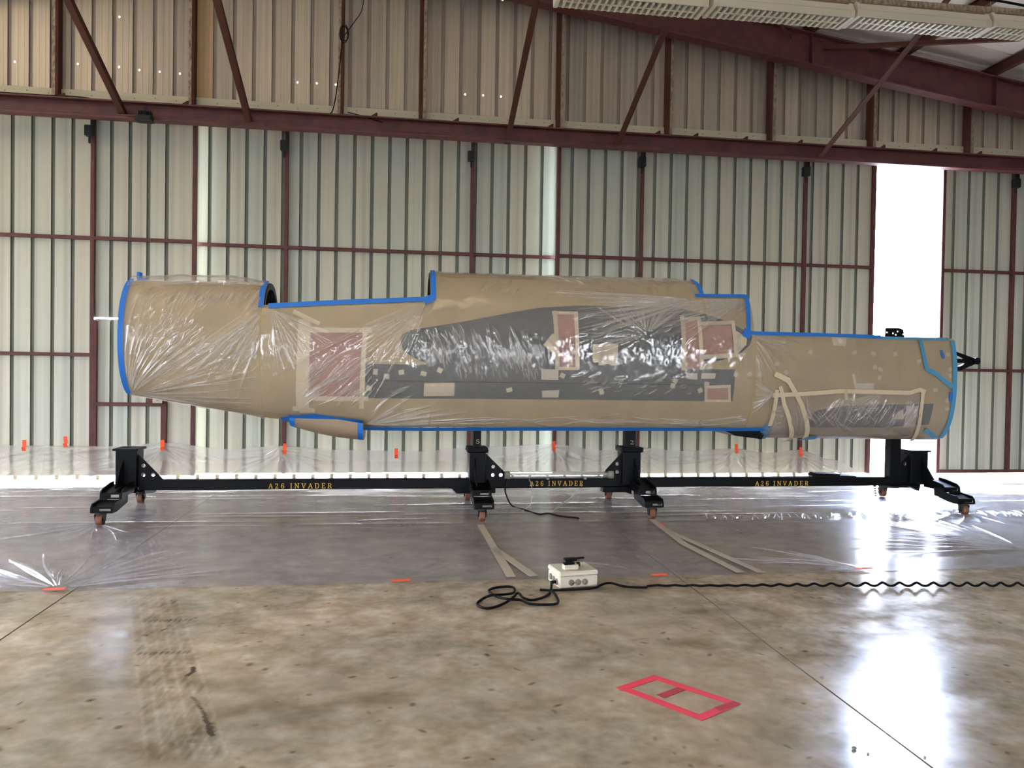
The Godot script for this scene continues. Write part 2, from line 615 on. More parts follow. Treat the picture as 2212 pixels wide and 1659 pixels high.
func add_panel(parent: Node3D, x: float, z: float, w: float, y0: float, y1: float, mname: String, tmat: Material) -> void:
	var key := "%.3f %.3f %.3f" % [w, y0, y1]
	if not shared.has(key):
		shared[key] = panel_mesh(w, y0, y1, y1, 0.052, 0.03)
	var pair: Array = shared[key]
	var o := obj("sheet_panel", pair[0], M[mname], parent, Vector3(x, 0, z))
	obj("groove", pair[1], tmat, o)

# one sliding door leaf: sheets behind a red frame
func door_leaf(called: String, label: String, x0: float, x1: float, z: float, posts: Array, skip := Vector2(99, 99)) -> Node3D:
	var d := setting(called, Vector3.ZERO, label)
	var yb := 0.058
	var yt := 5.24
	var rng := RandomNumberGenerator.new()
	rng.seed = int(x0 * 100.0) + 977
	var runs := [[x0, x1, yb]] if skip.x > 50 else [[x0, skip.x + 0.01, yb], [skip.x + 0.01, skip.y - 0.01, 2.31], [skip.y - 0.01, x1, yb]]
	for r: Array in runs:
		var n := int(round((r[1] - r[0]) / 0.2655))
		var pitch: float = (r[1] - r[0]) / n
		for i in n:
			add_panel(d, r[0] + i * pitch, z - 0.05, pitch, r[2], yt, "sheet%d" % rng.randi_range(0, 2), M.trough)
	for px: float in [x0 + 0.025, x1 - 0.025] + posts:
		var s := S()
		box(s, Vector3(px, (yb + yt) * 0.5, z - 0.015), Vector3(0.055, yt - yb, 0.06), 0.004)
		obj("post", s, M.red, d)
	for y: float in ([yb + 0.025, 1.775, 3.42] if x0 > 8.0 else [1.775, 3.42]):
		if skip.x < 50 and y < 2.3:
			for r: Array in [[x0, skip.x], [skip.y, x1]]:
				var s := S()
				bar(s, Vector3(r[0], y, z - 0.012), Vector3(r[1], y, z - 0.012), 0.05, 0.05, Vector3.UP, 0.004)
				obj("girt", s, M.red, d)
			continue
		var s := S()
		bar(s, Vector3(x0, y, z - 0.012), Vector3(x1, y, z - 0.012), 0.05, 0.05, Vector3.UP, 0.004)
		obj("girt", s, M.red, d)
	for px: float in posts:
		var s := S()
		box(s, Vector3(px - 0.03, 4.9, z + 0.05), Vector3(0.11, 0.15, 0.1), 0.01)
		box(s, Vector3(px + 0.005, 5.0, z + 0.04), Vector3(0.04, 0.2, 0.05), 0.005)
		box(s, Vector3(px - 0.03, 4.79, z + 0.05), Vector3(0.025, 0.12, 0.025), 0.003)
		obj("hanger", s, M.black_matt, d)
	return d

func build_doors() -> void:
	var l1 := door_leaf("door_1", "sliding hangar door leaf with a small personnel door cut into it", -8.23, -2.92, WZ, [-4.31], Vector2(-4.31, -3.3))
	# personnel door in the first leaf, standing a little proud of its frame so daylight shows round it
	var w := setting("door_2", Vector3.ZERO, "small personnel door with red frame, light showing round its edges")
	var x0 := -4.285
	var x1 := -3.305
	for i in 4:
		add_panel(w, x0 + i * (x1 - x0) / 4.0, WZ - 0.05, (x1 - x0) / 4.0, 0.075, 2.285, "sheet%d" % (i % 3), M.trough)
	for px in [x0 + 0.02, x1 - 0.035]:
		var s := S()
		box(s, Vector3(px, 1.165, WZ - 0.01), Vector3(0.045 if px < -4 else 0.08, 2.2, 0.05), 0.004)
		obj("post", s, M.red, w)
	for y in [0.1, 1.08]:
		var s := S()
		bar(s, Vector3(x0, y, WZ), Vector3(x1, y, WZ), 0.05, 0.05, Vector3.UP, 0.004)
		obj("girt", s, M.red, w)
	var lk := S()
	box(lk, Vector3(-3.44, 1.14, WZ + 0.03), Vector3(0.2, 0.11, 0.06), 0.006)
	obj("lock_box", lk, M.red, w)
	var lp := S()
	box(lp, Vector3(-3.41, 1.145, WZ + 0.063), Vector3(0.13, 0.08, 0.008), 0.003)
	obj("lock_plate", lp, M.cream, w)
	var key := S()
	cyl(key, Vector3(-3.41, 1.145, WZ + 0.066), Vector3(-3.41, 1.145, WZ + 0.08), 0.014, 12)
	obj("lock_cylinder", key, M.steel, w)
	door_leaf("door_3", "middle sliding hangar door leaf on the outer track, edges lit by daylight", -3.03, 2.43, WZ - 0.2, [-1.7, 1.06])
	door_leaf("door_4", "sliding hangar door leaf left of the bright opening", 2.34, 7.63, WZ, [3.69, 6.41])
	door_leaf("door_5", "sliding hangar door leaf right of the bright opening", 8.83, 12.35, WZ, [10.16])

func build_upper_wall() -> void:
	var u := setting("wall_back", Vector3.ZERO, "upper gable wall of vertical galvanised sheets")
	var z := WZ - 0.03
	var pitch := 0.272
	var holes := {}
	for h: Vector2 in [Vector2(-5.379, 5.818), Vector2(-4.824, 5.852), Vector2(-4.535, 5.848), Vector2(-4.237, 5.843), Vector2(-3.855, 6.546), Vector2(-3.856, 5.845), Vector2(-3.664, 5.82), Vector2(-3.371, 5.814), Vector2(-3.077, 5.809), Vector2(-1.357, 5.797), Vector2(-1.066, 5.803), Vector2(-0.78, 5.803), Vector2(0.921, 5.788), Vector2(1.208, 5.793), Vector2(1.497, 5.792), Vector2(1.495, 7.245), Vector2(-1.014, 5.354)]:
		var k := int(floor((h.x + 13.0 - 0.0) / pitch))
		if not holes.has(k):
			holes[k] = []
		holes[k].append(Vector2(0.04, h.y))
	var n := int(25.4 / pitch)
	var rng := RandomNumberGenerator.new()
	rng.seed = 71
	for i in n:
		var x := -13.0 + i * pitch
		if x > 12.3:
			break
		var hs: Array = holes.get(i, [])
		hs.sort_custom(func(a: Vector2, b: Vector2) -> bool: return a.y < b.y)
		var pair := panel_mesh(pitch, 5.12, roof_y(x) + 0.05, roof_y(x + pitch) + 0.05, 0.055, 0.028, hs)
		var mm: Material = M["upper%d" % rng.randi_range(0, 2)]
		if i == int((-2.7 + 13.0) / pitch):
			mm = M.stained
		var o := obj("sheet_panel", pair[0], mm, u, Vector3(x, 0, z))
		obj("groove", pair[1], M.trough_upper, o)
	# mullions: dark web with a scuffed beige edge
	for x: float in [-8.1, -6.45, -4.723, -2.934, -0.873, 0.269, 2.337, 4.057, 5.749, 7.472, 9.206, 11.0]:
		var yt := roof_y(x) - 0.1
		var s := S()
		box(s, Vector3(x - 0.02, (5.2 + yt) * 0.5, WZ + 0.06), Vector3(0.05, yt - 5.2, 0.14), 0.004)
		var o := obj("mullion", s, M.brown, u)
		var b := S()
		box(b, Vector3(x + (0.035 if x > 0 else -0.055), (5.2 + yt) * 0.5, WZ + 0.125), Vector3(0.045, yt - 5.2, 0.012), 0.003)
		obj("edge_strip", b, M.beige, o)
	var f := S()
	bar(f, Vector3(-12.9, 5.385, WZ + 0.02), Vector3(12.3, 5.385, WZ + 0.02), 0.012, 0.17, Vector3.UP, 0.003)
	var fl := structure("trim_1", f, M.cream, "cream flashing strip along the foot of the upper wall")
	var hd := S()  # hidden plate added to stop daylight coming in over the doors
	bar(hd, Vector3(-12.9, 5.3, WZ - 0.27), Vector3(12.3, 5.3, WZ - 0.27), 0.44, 0.05)
	structure("added_trim_2", hd, M.red, "added dark red plate blocking daylight above the door tracks")
	var sc := S()
	for i in 60:
		cyl(sc, Vector3(-6.0 + i * 0.28, 5.4 + 0.02 * (i % 2), WZ + 0.025), Vector3(-6.0 + i * 0.28, 5.4 + 0.02 * (i % 2), WZ + 0.034), 0.008, 6)
	var so := obj("screws", sc, M.trough, fl)
	so.set_meta("kind", "stuff")

# ---------------------------------------------------------------- structural steel
func ibeam(s: SurfaceTool, p: Vector3, q: Vector3, w: float, h: float, tf := 0.022, tw := 0.02) -> void:
	var z := (q - p).normalized()
	var x := Vector3.UP.cross(z).normalized()
	var y := z.cross(x)
	bar(s, p, q, tw, h - tf, Vector3.UP)
	bar(s, p + y * (h - tf) * 0.5, q + y * (h - tf) * 0.5, w, tf, Vector3.UP, 0.003)
	bar(s, p - y * (h - tf) * 0.5, q - y * (h - tf) * 0.5, w, tf, Vector3.UP, 0.003)

func build_steel() -> void:
	var t := thing("track_beam", "long dark red steel beam carrying the sliding doors across the hangar", "beam", Vector3(0, 5.05, WZ + 0.3))
	var s := S()
	ibeam(s, Vector3(-12.9, 0.09, 0), Vector3(12.3, 0.09, 0), 0.2, 0.21)
	obj("beam", s, M.red, t)
	var r := S()
	bar(r, Vector3(-12.9, -0.035, 0.03), Vector3(12.3, -0.035, 0.03), 0.16, 0.035, Vector3.UP, 0.004)
	obj("rail", r, M.red, t)
	for x in [-4.6, -3.0, -0.42, 0.75, 2.15, 3.8, 4.4, 5.2, 6.1, 7.5, 8.4, 9.2]:
		var c := S()
		prism(c, PackedVector2Array([Vector2(-0.07, 0), Vector2(0.05, 0), Vector2(0.05, 0.065), Vector2(0.03, 0.065)]), -0.01, 0.01, Transform3D(Basis(), Vector3(x, 0.195, 0.03)))
		obj("cleat", c, M.brown, t)
	# gable rafter, an I-section
	var ra := thing("gable_rafter", "deep dark red rafter sloping down under the white roof sheets", "rafter", Vector3(0, 0, -11.2))
	var g := S()
	ibeam(g, Vector3(-1.0, roof_y(-1.0) - 0.46, 0), Vector3(12.3, roof_y(12.3) - 0.46, 0), 0.2, 0.5, 0.025)
	obj("beam", g, M.red, ra)
	for x in [2.3, 6.2, 9.35]:
		var c := S()
		box(c, Vector3(x, roof_y(x) - 0.46, 0.05), Vector3(0.014, 0.44, 0.09))
		obj("stiffener", c, M.red, ra)
	var rb := thing("gable_rafter", "dark red rafter of the other roof slope, mostly out of view at top left", "rafter", Vector3(0, 0, -11.2))
	g = S()
	ibeam(g, Vector3(-1.0, roof_y(-1.0) - 0.46, 0), Vector3(-12.9, roof_y(-12.9) - 0.46, 0), 0.2, 0.5, 0.025)
	obj("beam", g, M.red, rb)
	# purlins running back over the camera
	var where := ["just left of the long louvred lamps' middle", "", "", ""]
	var labels := ["dark red roof purlin left of the lamps, uppermost in the roof", "dark red roof purlin reaching the rafter behind the first full lamp", "dark red roof purlin crossing behind the second full lamp", "dark red roof purlin lowest on the slope at the edge of the roof"]
	for i in 4:
		var x: float = [4.62, 6.22, 7.83, 9.36][i]
		var p := S()
		ibeam(p, Vector3(x, roof_y(x) - 0.1, -11.5), Vector3(x + 0.1, roof_y(x + 0.1) - 0.1, 8.9), 0.08, 0.16, 0.012, 0.012)
		tag(obj("purlin", p, M.brown), labels[i], "purlin", "roof purlins")
	var rod := S()
	bar(rod, Vector3(6.42, 6.72, -11.2), Vector3(9.0, 6.38, -9.5), 0.06, 0.06)
	tag(obj("wind_brace", rod, M.brown), "thin brown brace running under the roof from the rafter to a lower purlin", "brace")
	var st := S()
	bar(st, Vector3(5.42, 6.98, -10.8), Vector3(5.82, 6.78, -11.1), 0.035, 0.035)
	tag(obj("roof_strut", st, M.brown), "short thin strut between rafter and the first full lamp", "brace")
	# inclined struts from the track beam up to the roof
	var bl := ["inclined brown strut nearest the left edge, foot beside the floodlight", "inclined brown strut, second from the left, above the door leaf with lit edge", "inclined brown strut just left of the rafter's visible end", "inclined brown strut crossing the rafter left of the lamps", "inclined brown strut passing behind the lamps, longest in view"]
	var bp: Array[Vector3] = [Vector3(-3.803, 5.128, -11.3), Vector3(-2.136, 5.105, -11.3), Vector3(1.512, 5.074, -11.3), Vector3(3.165, 5.089, -11.3), Vector3(6.417, 5.097, -11.3)]
	for i in 5:
		var b := S()
		var L := (roof_y(bp[i].x) - 0.1 - bp[i].y) / 0.366
		var q := bp[i] + Vector3(0, 0.366, 0.93) * L
		bar(b, bp[i] + Vector3(0.03, -0.05, 0), q + Vector3(0.03, 0, 0), 0.012, 0.09)
		bar(b, bp[i] + Vector3(0, -0.09, 0), q + Vector3(0, -0.04, 0), 0.08, 0.012)
		tag(obj("roof_strut", b, M.brown), bl[i], "brace", "inclined struts from the door beam")
	# floodlight under the beam
	var fo := thing("floodlight", "small black floodlight hanging under the door beam at upper left", "floodlight", Vector3(-3.48, 5.02, -11.15))
	var b := S()
	box(b, Vector3(0, -0.03, 0), Vector3(0.2, 0.1, 0.12), 0.02)
	obj("housing", b, M.black_matt, fo)
	for i in 7:
		var f := S()
		box(f, Vector3(-0.075 + i * 0.025, 0.045, 0), Vector3(0.008, 0.06, 0.1))
		obj("cooling_fin", f, M.black_matt, fo)
	b = S()
	box(b, Vector3(0, -0.065, 0.02), Vector3(0.23, 0.02, 0.13), 0.006)
	obj("front_frame", b, M.black_matt, fo)
	b = S()
	box(b, Vector3(0, 0.09, 0.0), Vector3(0.03, 0.1, 0.02))
	obj("bracket", b, M.black_matt, fo)
	# thin cable draped along the beam and up the wall
	var ca := PackedVector3Array()
	for q: Vector2 in [Vector2(-5.374, 5.281), Vector2(-4.854, 5.279), Vector2(-4.339, 5.282), Vector2(-4.03, 5.227), Vector2(-3.611, 5.216), Vector2(-3.236, 5.26), Vector2(-2.973, 5.206), Vector2(-2.573, 5.187), Vector2(-2.137, 5.247), Vector2(-1.948, 5.182), Vector2(-1.505, 5.19), Vector2(-1.089, 5.249), Vector2(-0.981, 5.407), Vector2(-0.899, 6.102), Vector2(-0.877, 6.496)]:
		ca.append(Vector3(q.x, q.y, -11.3))
	var cs := S(true)
	tube(cs, smooth_path(ca, 0.05), 0.008, 6)
	tag(obj("cable", cs, M.rubber), "thin dark cable sagging along the top of the door beam", "cable")
	ca = PackedVector3Array()
	for k in 40:
		var a := k * 0.42
		var c: Vector2 = Vector2(-0.85, 6.394)
		ca.append(Vector3(c.x + cos(a) * (0.055 + 0.01 * sin(a * 0.7)), c.y + sin(a) * (0.12 + 0.02 * cos(a * 0.3)), -11.28 + k * 0.001))
	for q: Vector2 in [Vector2(-0.717, 6.588), Vector2(-0.608, 6.781), Vector2(-0.573, 7.112)]:
		ca.append(Vector3(q.x, q.y, -11.3))
	cs = S(true)
	tube(cs, smooth_path(ca, 0.03), 0.006, 5)
	tag(obj("cable", cs, M.rubber), "thin dark cable coiled up high on the upper wall", "cable")
	ca = PackedVector3Array()
	for q: Vector2 in [Vector2(-0.785, 5.288), Vector2(-0.537, 5.238), Vector2(-0.3, 5.173)]:
		ca.append(Vector3(q.x, q.y, -11.25))
	cs = S(true)
	tube(cs, smooth_path(ca, 0.05), 0.007, 6)
	tag(obj("cable", cs, M.rubber), "short dark cable ending on the door beam right of the coiled one", "cable")

func build_lamps() -> void:
	var lab := ["white louvred ceiling lamp cut by the top edge, leftmost of the row", "white louvred ceiling lamp, the first seen whole, under the rafter", "white louvred ceiling lamp in front of the longest strut", "white louvred ceiling lamp at the edge of the picture, over the lowest purlin"]
	var z := -7.3
	var proto: Node3D
	for i in 4:
		var x: float = [1.42, 2.945, 4.455, 5.965][i]
		var y: float = [5.225, 5.245, 5.265, 5.285][i]
		var t: Node3D
		if i == 0:
			t = thing("ceiling_lamp", lab[0], "lamp", Vector3(x, y, z), "louvred lamps under the roof")
			var s := S()
			box(s, Vector3(0.75, 0.075, 0), Vector3(1.46, 0.07, 0.26), 0.012)
			obj("housing", s, M.lamp_white, t)
			for sd in [-1.0, 1.0]:
				s = S()
				box(s, Vector3(0.75, 0.01, 0.125 * sd), Vector3(1.4, 0.07, 0.012), 0.003)
				obj("side_reflector", s, M.lamp_white, t)
			for sx in [0.03, 1.47]:
				s = S()
				prism(s, PackedVector2Array([Vector2(-0.14, -0.03), Vector2(0.14, -0.03), Vector2(0.15, 0.03), Vector2(0.1, 0.13), Vector2(-0.1, 0.13), Vector2(-0.15, 0.03)]), -0.02, 0.02, Transform3D(Basis(Vector3(0, 0, 1), Vector3.UP, Vector3(-1, 0, 0)), Vector3(sx, 0, 0)))
				obj("end_cap", s, M.lamp_white, t)
			s = S()
			prism(s, PackedVector2Array([Vector2(-0.012, -0.03), Vector2(0.012, -0.03), Vector2(0.002, 0.03), Vector2(-0.002, 0.03)]), -0.118, 0.118)
			var lm := done(s)
			for k in 21:
				obj("louvre_blade", lm, M.lamp_white, t, Vector3(0.1 + k * 0.065, -0.005, 0))
			s = S()
			prism(s, PackedVector2Array([Vector2(-0.014, -0.028), Vector2(0.014, -0.028), Vector2(0.003, 0.03), Vector2(-0.003, 0.03)]), 0.08, 1.42, Transform3D(Basis(Vector3(0, 0, -1), Vector3.UP, Vector3(1, 0, 0)), Vector3.ZERO))
			obj("centre_rib", s, M.lamp_white, t)
			for k in 2:
				s = S()
				box(s, Vector3(0.4 + k * 0.7, 0.115, 0.1), Vector3(0.03, 0.04, 0.02), 0.003)
				obj("clip", s, M.steel, t)
			proto = t
		else:
			t = proto.duplicate()
			t.name = "ceiling_lamp"
			add_child(t, true)
			t.position = Vector3(x, y, z)
			t.set_meta("label", lab[i])
	var ct := thing("cable_tray", "rusty narrow cable tray lying along the top of the row of lamps", "tray", Vector3(1.3, 5.37, z - 0.06))
	var s := S()
	bar(s, Vector3(0, 0.02, 0), Vector3(8.0, 0.14, 0), 0.12, 0.03)
	obj("tray", s, M.wood, ct)
	s = S()
	bar(s, Vector3(0, 0.05, 0.06), Vector3(8.0, 0.17, 0.06), 0.01, 0.06)
	obj("tray_side", s, M.beige, ct)
	for k in 6:
		s = S()
		var hx := 0.9 + k * 1.3
		cyl(s, Vector3(hx, 0.05 + hx * 0.015, 0), Vector3(hx, roof_y(1.3 + hx) - 5.37, 0), 0.006, 6)
		obj("hanger_rod", s, M.steel, ct)
	var ca := PackedVector3Array()
	for k in 9:
		ca.append(Vector3(3.6 + k * 0.5, 5.6 - 0.008 * k + 0.02 * sin(k * 1.7), z + 0.03))
	s = S(true)
	tube(s, smooth_path(ca, 0.08), 0.014, 6)
	tag(obj("cable", s, M.rubber), "thick black cable hung above the row of ceiling lamps", "cable")

# ---------------------------------------------------------------- fuselage
const FZ := -9.0
const FN := 2.3
# station: s, top, bottom, half width
var ST := [[-2.89, 2.57, 1.31, 0.50], [-1.45, 2.585, 1.07, 0.58], [0.32, 2.765, 0.88, 0.62], [3.47, 2.765, 0.88, 0.62], [4.05, 2.75, 0.87, 0.61], [6.78, 2.40, 0.845, 0.40]]

func sec(s: float) -> Vector3:
	s = clampf(s, -2.89, 6.78)
	for i in 5:
		if s <= ST[i + 1][0]:
			var k: float = (s - ST[i][0]) / (ST[i + 1][0] - ST[i][0])
			return Vector3(lerpf(ST[i][1], ST[i + 1][1], k), lerpf(ST[i][2], ST[i + 1][2], k), lerpf(ST[i][3], ST[i + 1][3], k))
	return Vector3(2.40, 0.845, 0.40)

# angle on the section of a height
func phi(s: float, h: float) -> float:
	var q := sec(s)
	var v := clampf((h - (q.x + q.y) * 0.5) / ((q.x - q.y) * 0.5), -1.0, 1.0)
	return signf(v) * asin(pow(absf(v), FN / 2.0))

func fp(s: float, a: float, off := 0.0) -> Vector3:
	var q := sec(s)
	var cz := cos(a)
	var sy := sin(a)
	var u := signf(cz) * pow(absf(cz), 2.0 / FN)
	var v := signf(sy) * pow(absf(sy), 2.0 / FN)
	var hh := (q.x - q.y) * 0.5
	var p := Vector3(s, (q.x + q.y) * 0.5 + hh * v, FZ + q.z * u)
	if off != 0.0:
		var n := Vector3(0, signf(v) * pow(absf(v), FN - 1.0) / hh, signf(u) * pow(absf(u), FN - 1.0) / q.z)
		p += n.normalized() * off
	return p

# point on the near side at (s, h)
func fs(p: Vector2, off := 0.0) -> Vector3:
	return fp(p.x, phi(p.x, p.y), off)

func lin(x: float, x0: float, x1: float, a: float, b: float) -> float:
	return lerpf(a, b, (x - x0) / (x1 - x0))

# shell part between stations, cut at heights lo / hi (99 = closed)
func shell(parent: Node3D, called: String, s0: float, s1: float, lo0: float, lo1: float, hi0: float, hi1: float, m: Material) -> void:
	var ns := maxi(4, int((s1 - s0) / 0.12))
	var nv := 40
	for lining in 2:
		for side in 2:
			var off := -0.03 if lining else 0.0
			var p := PackedVector3Array()
			for j in nv:
				for i in ns:
					var s := lerpf(s0, s1, i / (ns - 1.0))
					var l := lerpf(lo0, lo1, i / (ns - 1.0))
					var h := lerpf(hi0, hi1, i / (ns - 1.0))
					var a0 := -PI / 2 if l < 0 else phi(s, l)
					var a1 := PI / 2 if h > 50 else phi(s, h)
					var a := lerpf(a0, a1, j / (nv - 1.0))
					p.append(fp(s, a if side == 0 else PI - a, off))
			var mesh := grid_mesh(ns, nv, p, (side == 1) != (lining == 1))
			obj(("lining" if lining else called), mesh, (M.primer if lining else m), parent)

func rim(parent: Node3D, s: float, lo: float, hi: float, w: float) -> void:
	# frame ring inside an open end
	var a0 := -PI / 2 if lo < 0 else phi(s, lo)
	var a1 := PI / 2 if hi > 50 else phi(s, hi)
	var st := S()
	for side in 2:
		for i in 24:
			var a := lerpf(a0, a1, i / 24.0)
			var b := lerpf(a0, a1, (i + 1) / 24.0)
			if side:
				a = PI - a
				b = PI - b
			var q := [fp(s, a, -0.001), fp(s, b, -0.001), fp(s, b, -w), fp(s, a, -w)]
			var d := Vector3(0.025, 0, 0)
			quad(st, q[0] - d, q[1] - d, q[2] - d, q[3] - d)
			quad(st, q[0] + d, q[1] + d, q[2] + d, q[3] + d)
			quad(st, q[3] - d, q[2] - d, q[2] + d, q[3] + d)
	obj("frame_ring", st, M.primer, parent)

# patch between four corners given as (s, h)
func patch(parent: Node3D, called: String, c: PackedVector2Array, off: float, m: Material) -> MeshInstance3D:
	var nu := clampi(int(maxf(c[0].distance_to(c[1]), c[3].distance_to(c[2])) / 0.05) + 2, 2, 60)
	var nv := clampi(int(maxf(c[0].distance_to(c[3]), c[1].distance_to(c[2])) / 0.04) + 2, 2, 60)
	var p := PackedVector3Array()
	for j in nv:
		for i in nu:
			var u := i / (nu - 1.0)
			var v := j / (nv - 1.0)
			p.append(fs(c[0].lerp(c[1], u).lerp(c[3].lerp(c[2], u), v), off))
	return obj(called, grid_mesh(nu, nv, p), m, parent)

# area between a lower and an upper polyline (s, h)
func band(parent: Node3D, called: String, lo: PackedVector2Array, hi: PackedVector2Array, off: float, m: Material, n := 120) -> void:
	var p := PackedVector3Array()
	var nv := 16
	var s0 := lo[0].x
	var s1 := lo[-1].x
	var at := func(l: PackedVector2Array, s: float) -> float:
		for i in l.size() - 1:
			if s <= l[i + 1].x + 1e-6:
				return lin(s, l[i].x, maxf(l[i + 1].x, l[i].x + 1e-5), l[i].y, l[i + 1].y)
		return l[-1].y
	for j in nv:
		for i in n:
			var s := lerpf(s0, s1, i / (n - 1.0))
			p.append(fs(Vector2(s, lerpf(at.call(lo, s), at.call(hi, s), j / (nv - 1.0))), off))
	obj(called, grid_mesh(n, nv, p), m, parent)

# strip of tape along a polyline
func ribbon(parent: Node3D, called: String, l: PackedVector2Array, w: float, off: float, m: Material) -> MeshInstance3D:
	var q := PackedVector2Array()
	for i in l.size() - 1:
		var n := maxi(1, int(l[i].distance_to(l[i + 1]) / 0.04))
		for k in n:
			q.append(l[i].lerp(l[i + 1], float(k) / n))
	q.append(l[-1])
	var nu := q.size()
	var p := PackedVector3Array()
	p.resize(nu * 3)
	for i in nu:
		var t := (q[mini(i + 1, nu - 1)] - q[maxi(i - 1, 0)]).normalized()
		var nn := Vector2(-t.y, t.x)
		for j in 3:
			p[j * nu + i] = fs(q[i] + nn * (j - 1) * w * 0.5, off + (0.001 if j == 1 else 0.0))
	return obj(called, grid_mesh(nu, 3, p), m, parent)

func bits(parent: Node3D, called: String, list: Array, w: float, h: float, off: float, m: Material, rng: RandomNumberGenerator) -> void:
	for c: Vector2 in list:
		var a := rng.randf_range(-0.5, 0.5)
		var k := rng.randf_range(0.8, 1.2)
		var x := Vector2(cos(a), sin(a)) * w * 0.5 * k
		var y := Vector2(-sin(a), cos(a)) * h * 0.5 / k
		patch(parent, called, PackedVector2Array([c - x - y, c + x - y, c + x + y, c - x + y]), off, m)

func build_fuselage() -> void:
	var rng := RandomNumberGenerator.new()
	rng.seed = 12
	var f := thing("aircraft_fuselage", "long tan aircraft fuselage wrapped in clear plastic film, resting on the black wheeled stand", "fuselage")
	shell(f, "nose_skin", -2.89, -1.45, -1, -1, 99, 99, M.tan)
	shell(f, "cockpit_skin", -1.45, -0.39, -1, -1, 2.305, 2.385, M.tan)
	shell(f, "cockpit_skin", -0.39, 0.32, 0.985, 1.0, 2.385, 2.435, M.tan)
	shell(f, "centre_skin", 0.32, 3.47, 1.0, 1.0, 99, 99, M.tan)
	shell(f, "turret_bay_skin", 3.47, 4.05, 1.0, 1.0, 2.58, 2.59, M.tan)
	shell(f, "boom_skin", 4.05, 4.42, 1.0, 1.0, 2.145, 2.145, M.tan)
	shell(f, "tail_skin", 4.42, 6.78, -1, -1, 2.145, 2.125, M.tan)
	for r: Array in [[-2.87, -1.0, 99.0], [-1.47, -1.0, 99.0], [0.34, 1.0, 99.0], [3.45, 1.0, 99.0], [4.02, 1.0, 2.58], [4.44, -1.0, 2.14], [6.76, -1.0, 2.125]]:
		rim(f, r[0], r[1], r[2], 0.07)
	# bulkhead web glimpsed through the cockpit cut
	var bk := S()
	for k in 5:
		box(bk, Vector3(-1.62, 1.75 + 0.16 * k, FZ), Vector3(0.02, 0.03, 0.7))
	for k in 5:
		box(bk, Vector3(-1.62, 1.85, FZ - 0.32 + k * 0.16), Vector3(0.02, 1.1, 0.03))
	obj("bulkhead_grid", bk, M.primer, f)
	# belly fairing under the cockpit: blunt in front, deepest at its cut-off rear end
	var bp := PackedVector3Array()
	var nb := 30
	for j in 20:
		for i in nb:
			var u := i / (nb - 1.0)
			var a := PI * j / 19.0
			var top := lerpf(1.16, 1.04, u)
			var dep := top - lerpf(0.985, 0.835, 1.0 - pow(1.0 - u, 1.8))
			bp.append(Vector3(lerpf(-1.2, -0.4, u), top - dep * pow(sin(a), 0.6), FZ + signf(cos(a)) * pow(absf(cos(a)), 0.75) * lerpf(0.3, 0.4, u)))
	obj("belly_fairing", grid_mesh(nb, 20, bp), M.fairing, f)
	for e in [0, nb - 1]:
		var be := S()
		for j in 19:
			var c := Vector3(bp[e].x, bp[e].y, FZ)
			tri(be, c, bp[j * nb + e], bp[(j + 1) * nb + e])
		obj("fairing_end", be, M.fairing, f)
	# dark rear ventral wedge
	var vw := S()
	prism(vw, PackedVector2Array([Vector2(3.801, 0.985), Vector2(4.384, 0.994), Vector2(4.31, 0.87), Vector2(3.99, 0.908)]), FZ - 0.3, FZ + 0.3)
	obj("ventral_fairing", vw, M.black, f)
	# dark paint
	band(f, "wing_root_patch",
		PackedVector2Array([Vector2(-0.006, 1.955), Vector2(0.015, 1.871), Vector2(0.085, 1.802), Vector2(0.225, 1.73), Vector2(0.265, 1.72), Vector2(0.271, 1.675), Vector2(1.188, 1.67), Vector2(3.047, 1.679), Vector2(3.41, 1.685), Vector2(3.419, 1.759), Vector2(3.652, 1.805), Vector2(3.877, 1.889), Vector2(3.991, 1.988), Vector2(4.022, 2.08)]),
		PackedVector2Array([Vector2(-0.006, 1.965), Vector2(0.023, 2.021), Vector2(0.096, 2.063), Vector2(0.22, 2.091), Vector2(0.672, 2.173), Vector2(1.185, 2.284), Vector2(1.526, 2.352), Vector2(1.979, 2.391), Vector2(3.068, 2.412), Vector2(3.502, 2.326), Vector2(3.775, 2.235), Vector2(3.94, 2.148), Vector2(4.022, 2.09)]), 0.002, M.dark_paint)
	band(f, "wing_spar_patch", PackedVector2Array([Vector2(-0.371, 1.324), Vector2(1.202, 1.331), Vector2(2.258, 1.332), Vector2(3.815, 1.331)]), PackedVector2Array([Vector2(-0.372, 1.695), Vector2(1.187, 1.701), Vector2(2.235, 1.697), Vector2(3.78, 1.701)]), 0.003, M.dark_paint)
	ribbon(f, "panel_seam", PackedVector2Array([Vector2(-0.37, 1.515), Vector2(3.792, 1.52)]), 0.012, 0.0045, M.black_matt)
	band(f, "tail_patch", PackedVector2Array([Vector2(4.869, 1.027), Vector2(4.994, 1.021), Vector2(5.833, 1.023), Vector2(6.49, 1.061)]), PackedVector2Array([Vector2(4.819, 1.154), Vector2(4.919, 1.234), Vector2(5.185, 1.281), Vector2(5.743, 1.307), Vector2(6.482, 1.323)]), 0.003, M.dark_paint, 60)
	patch(f, "tail_panel", PackedVector2Array([Vector2(6.151, 1.024), Vector2(6.306, 1.036), Vector2(6.279, 1.293), Vector2(6.111, 1.292)]), 0.005, M.paper)
	patch(f, "tail_panel", PackedVector2Array([Vector2(5.96, 1.13), Vector2(6.12, 1.131), Vector2(6.074, 1.252), Vector2(6.015, 1.229)]), 0.006, M.tape)
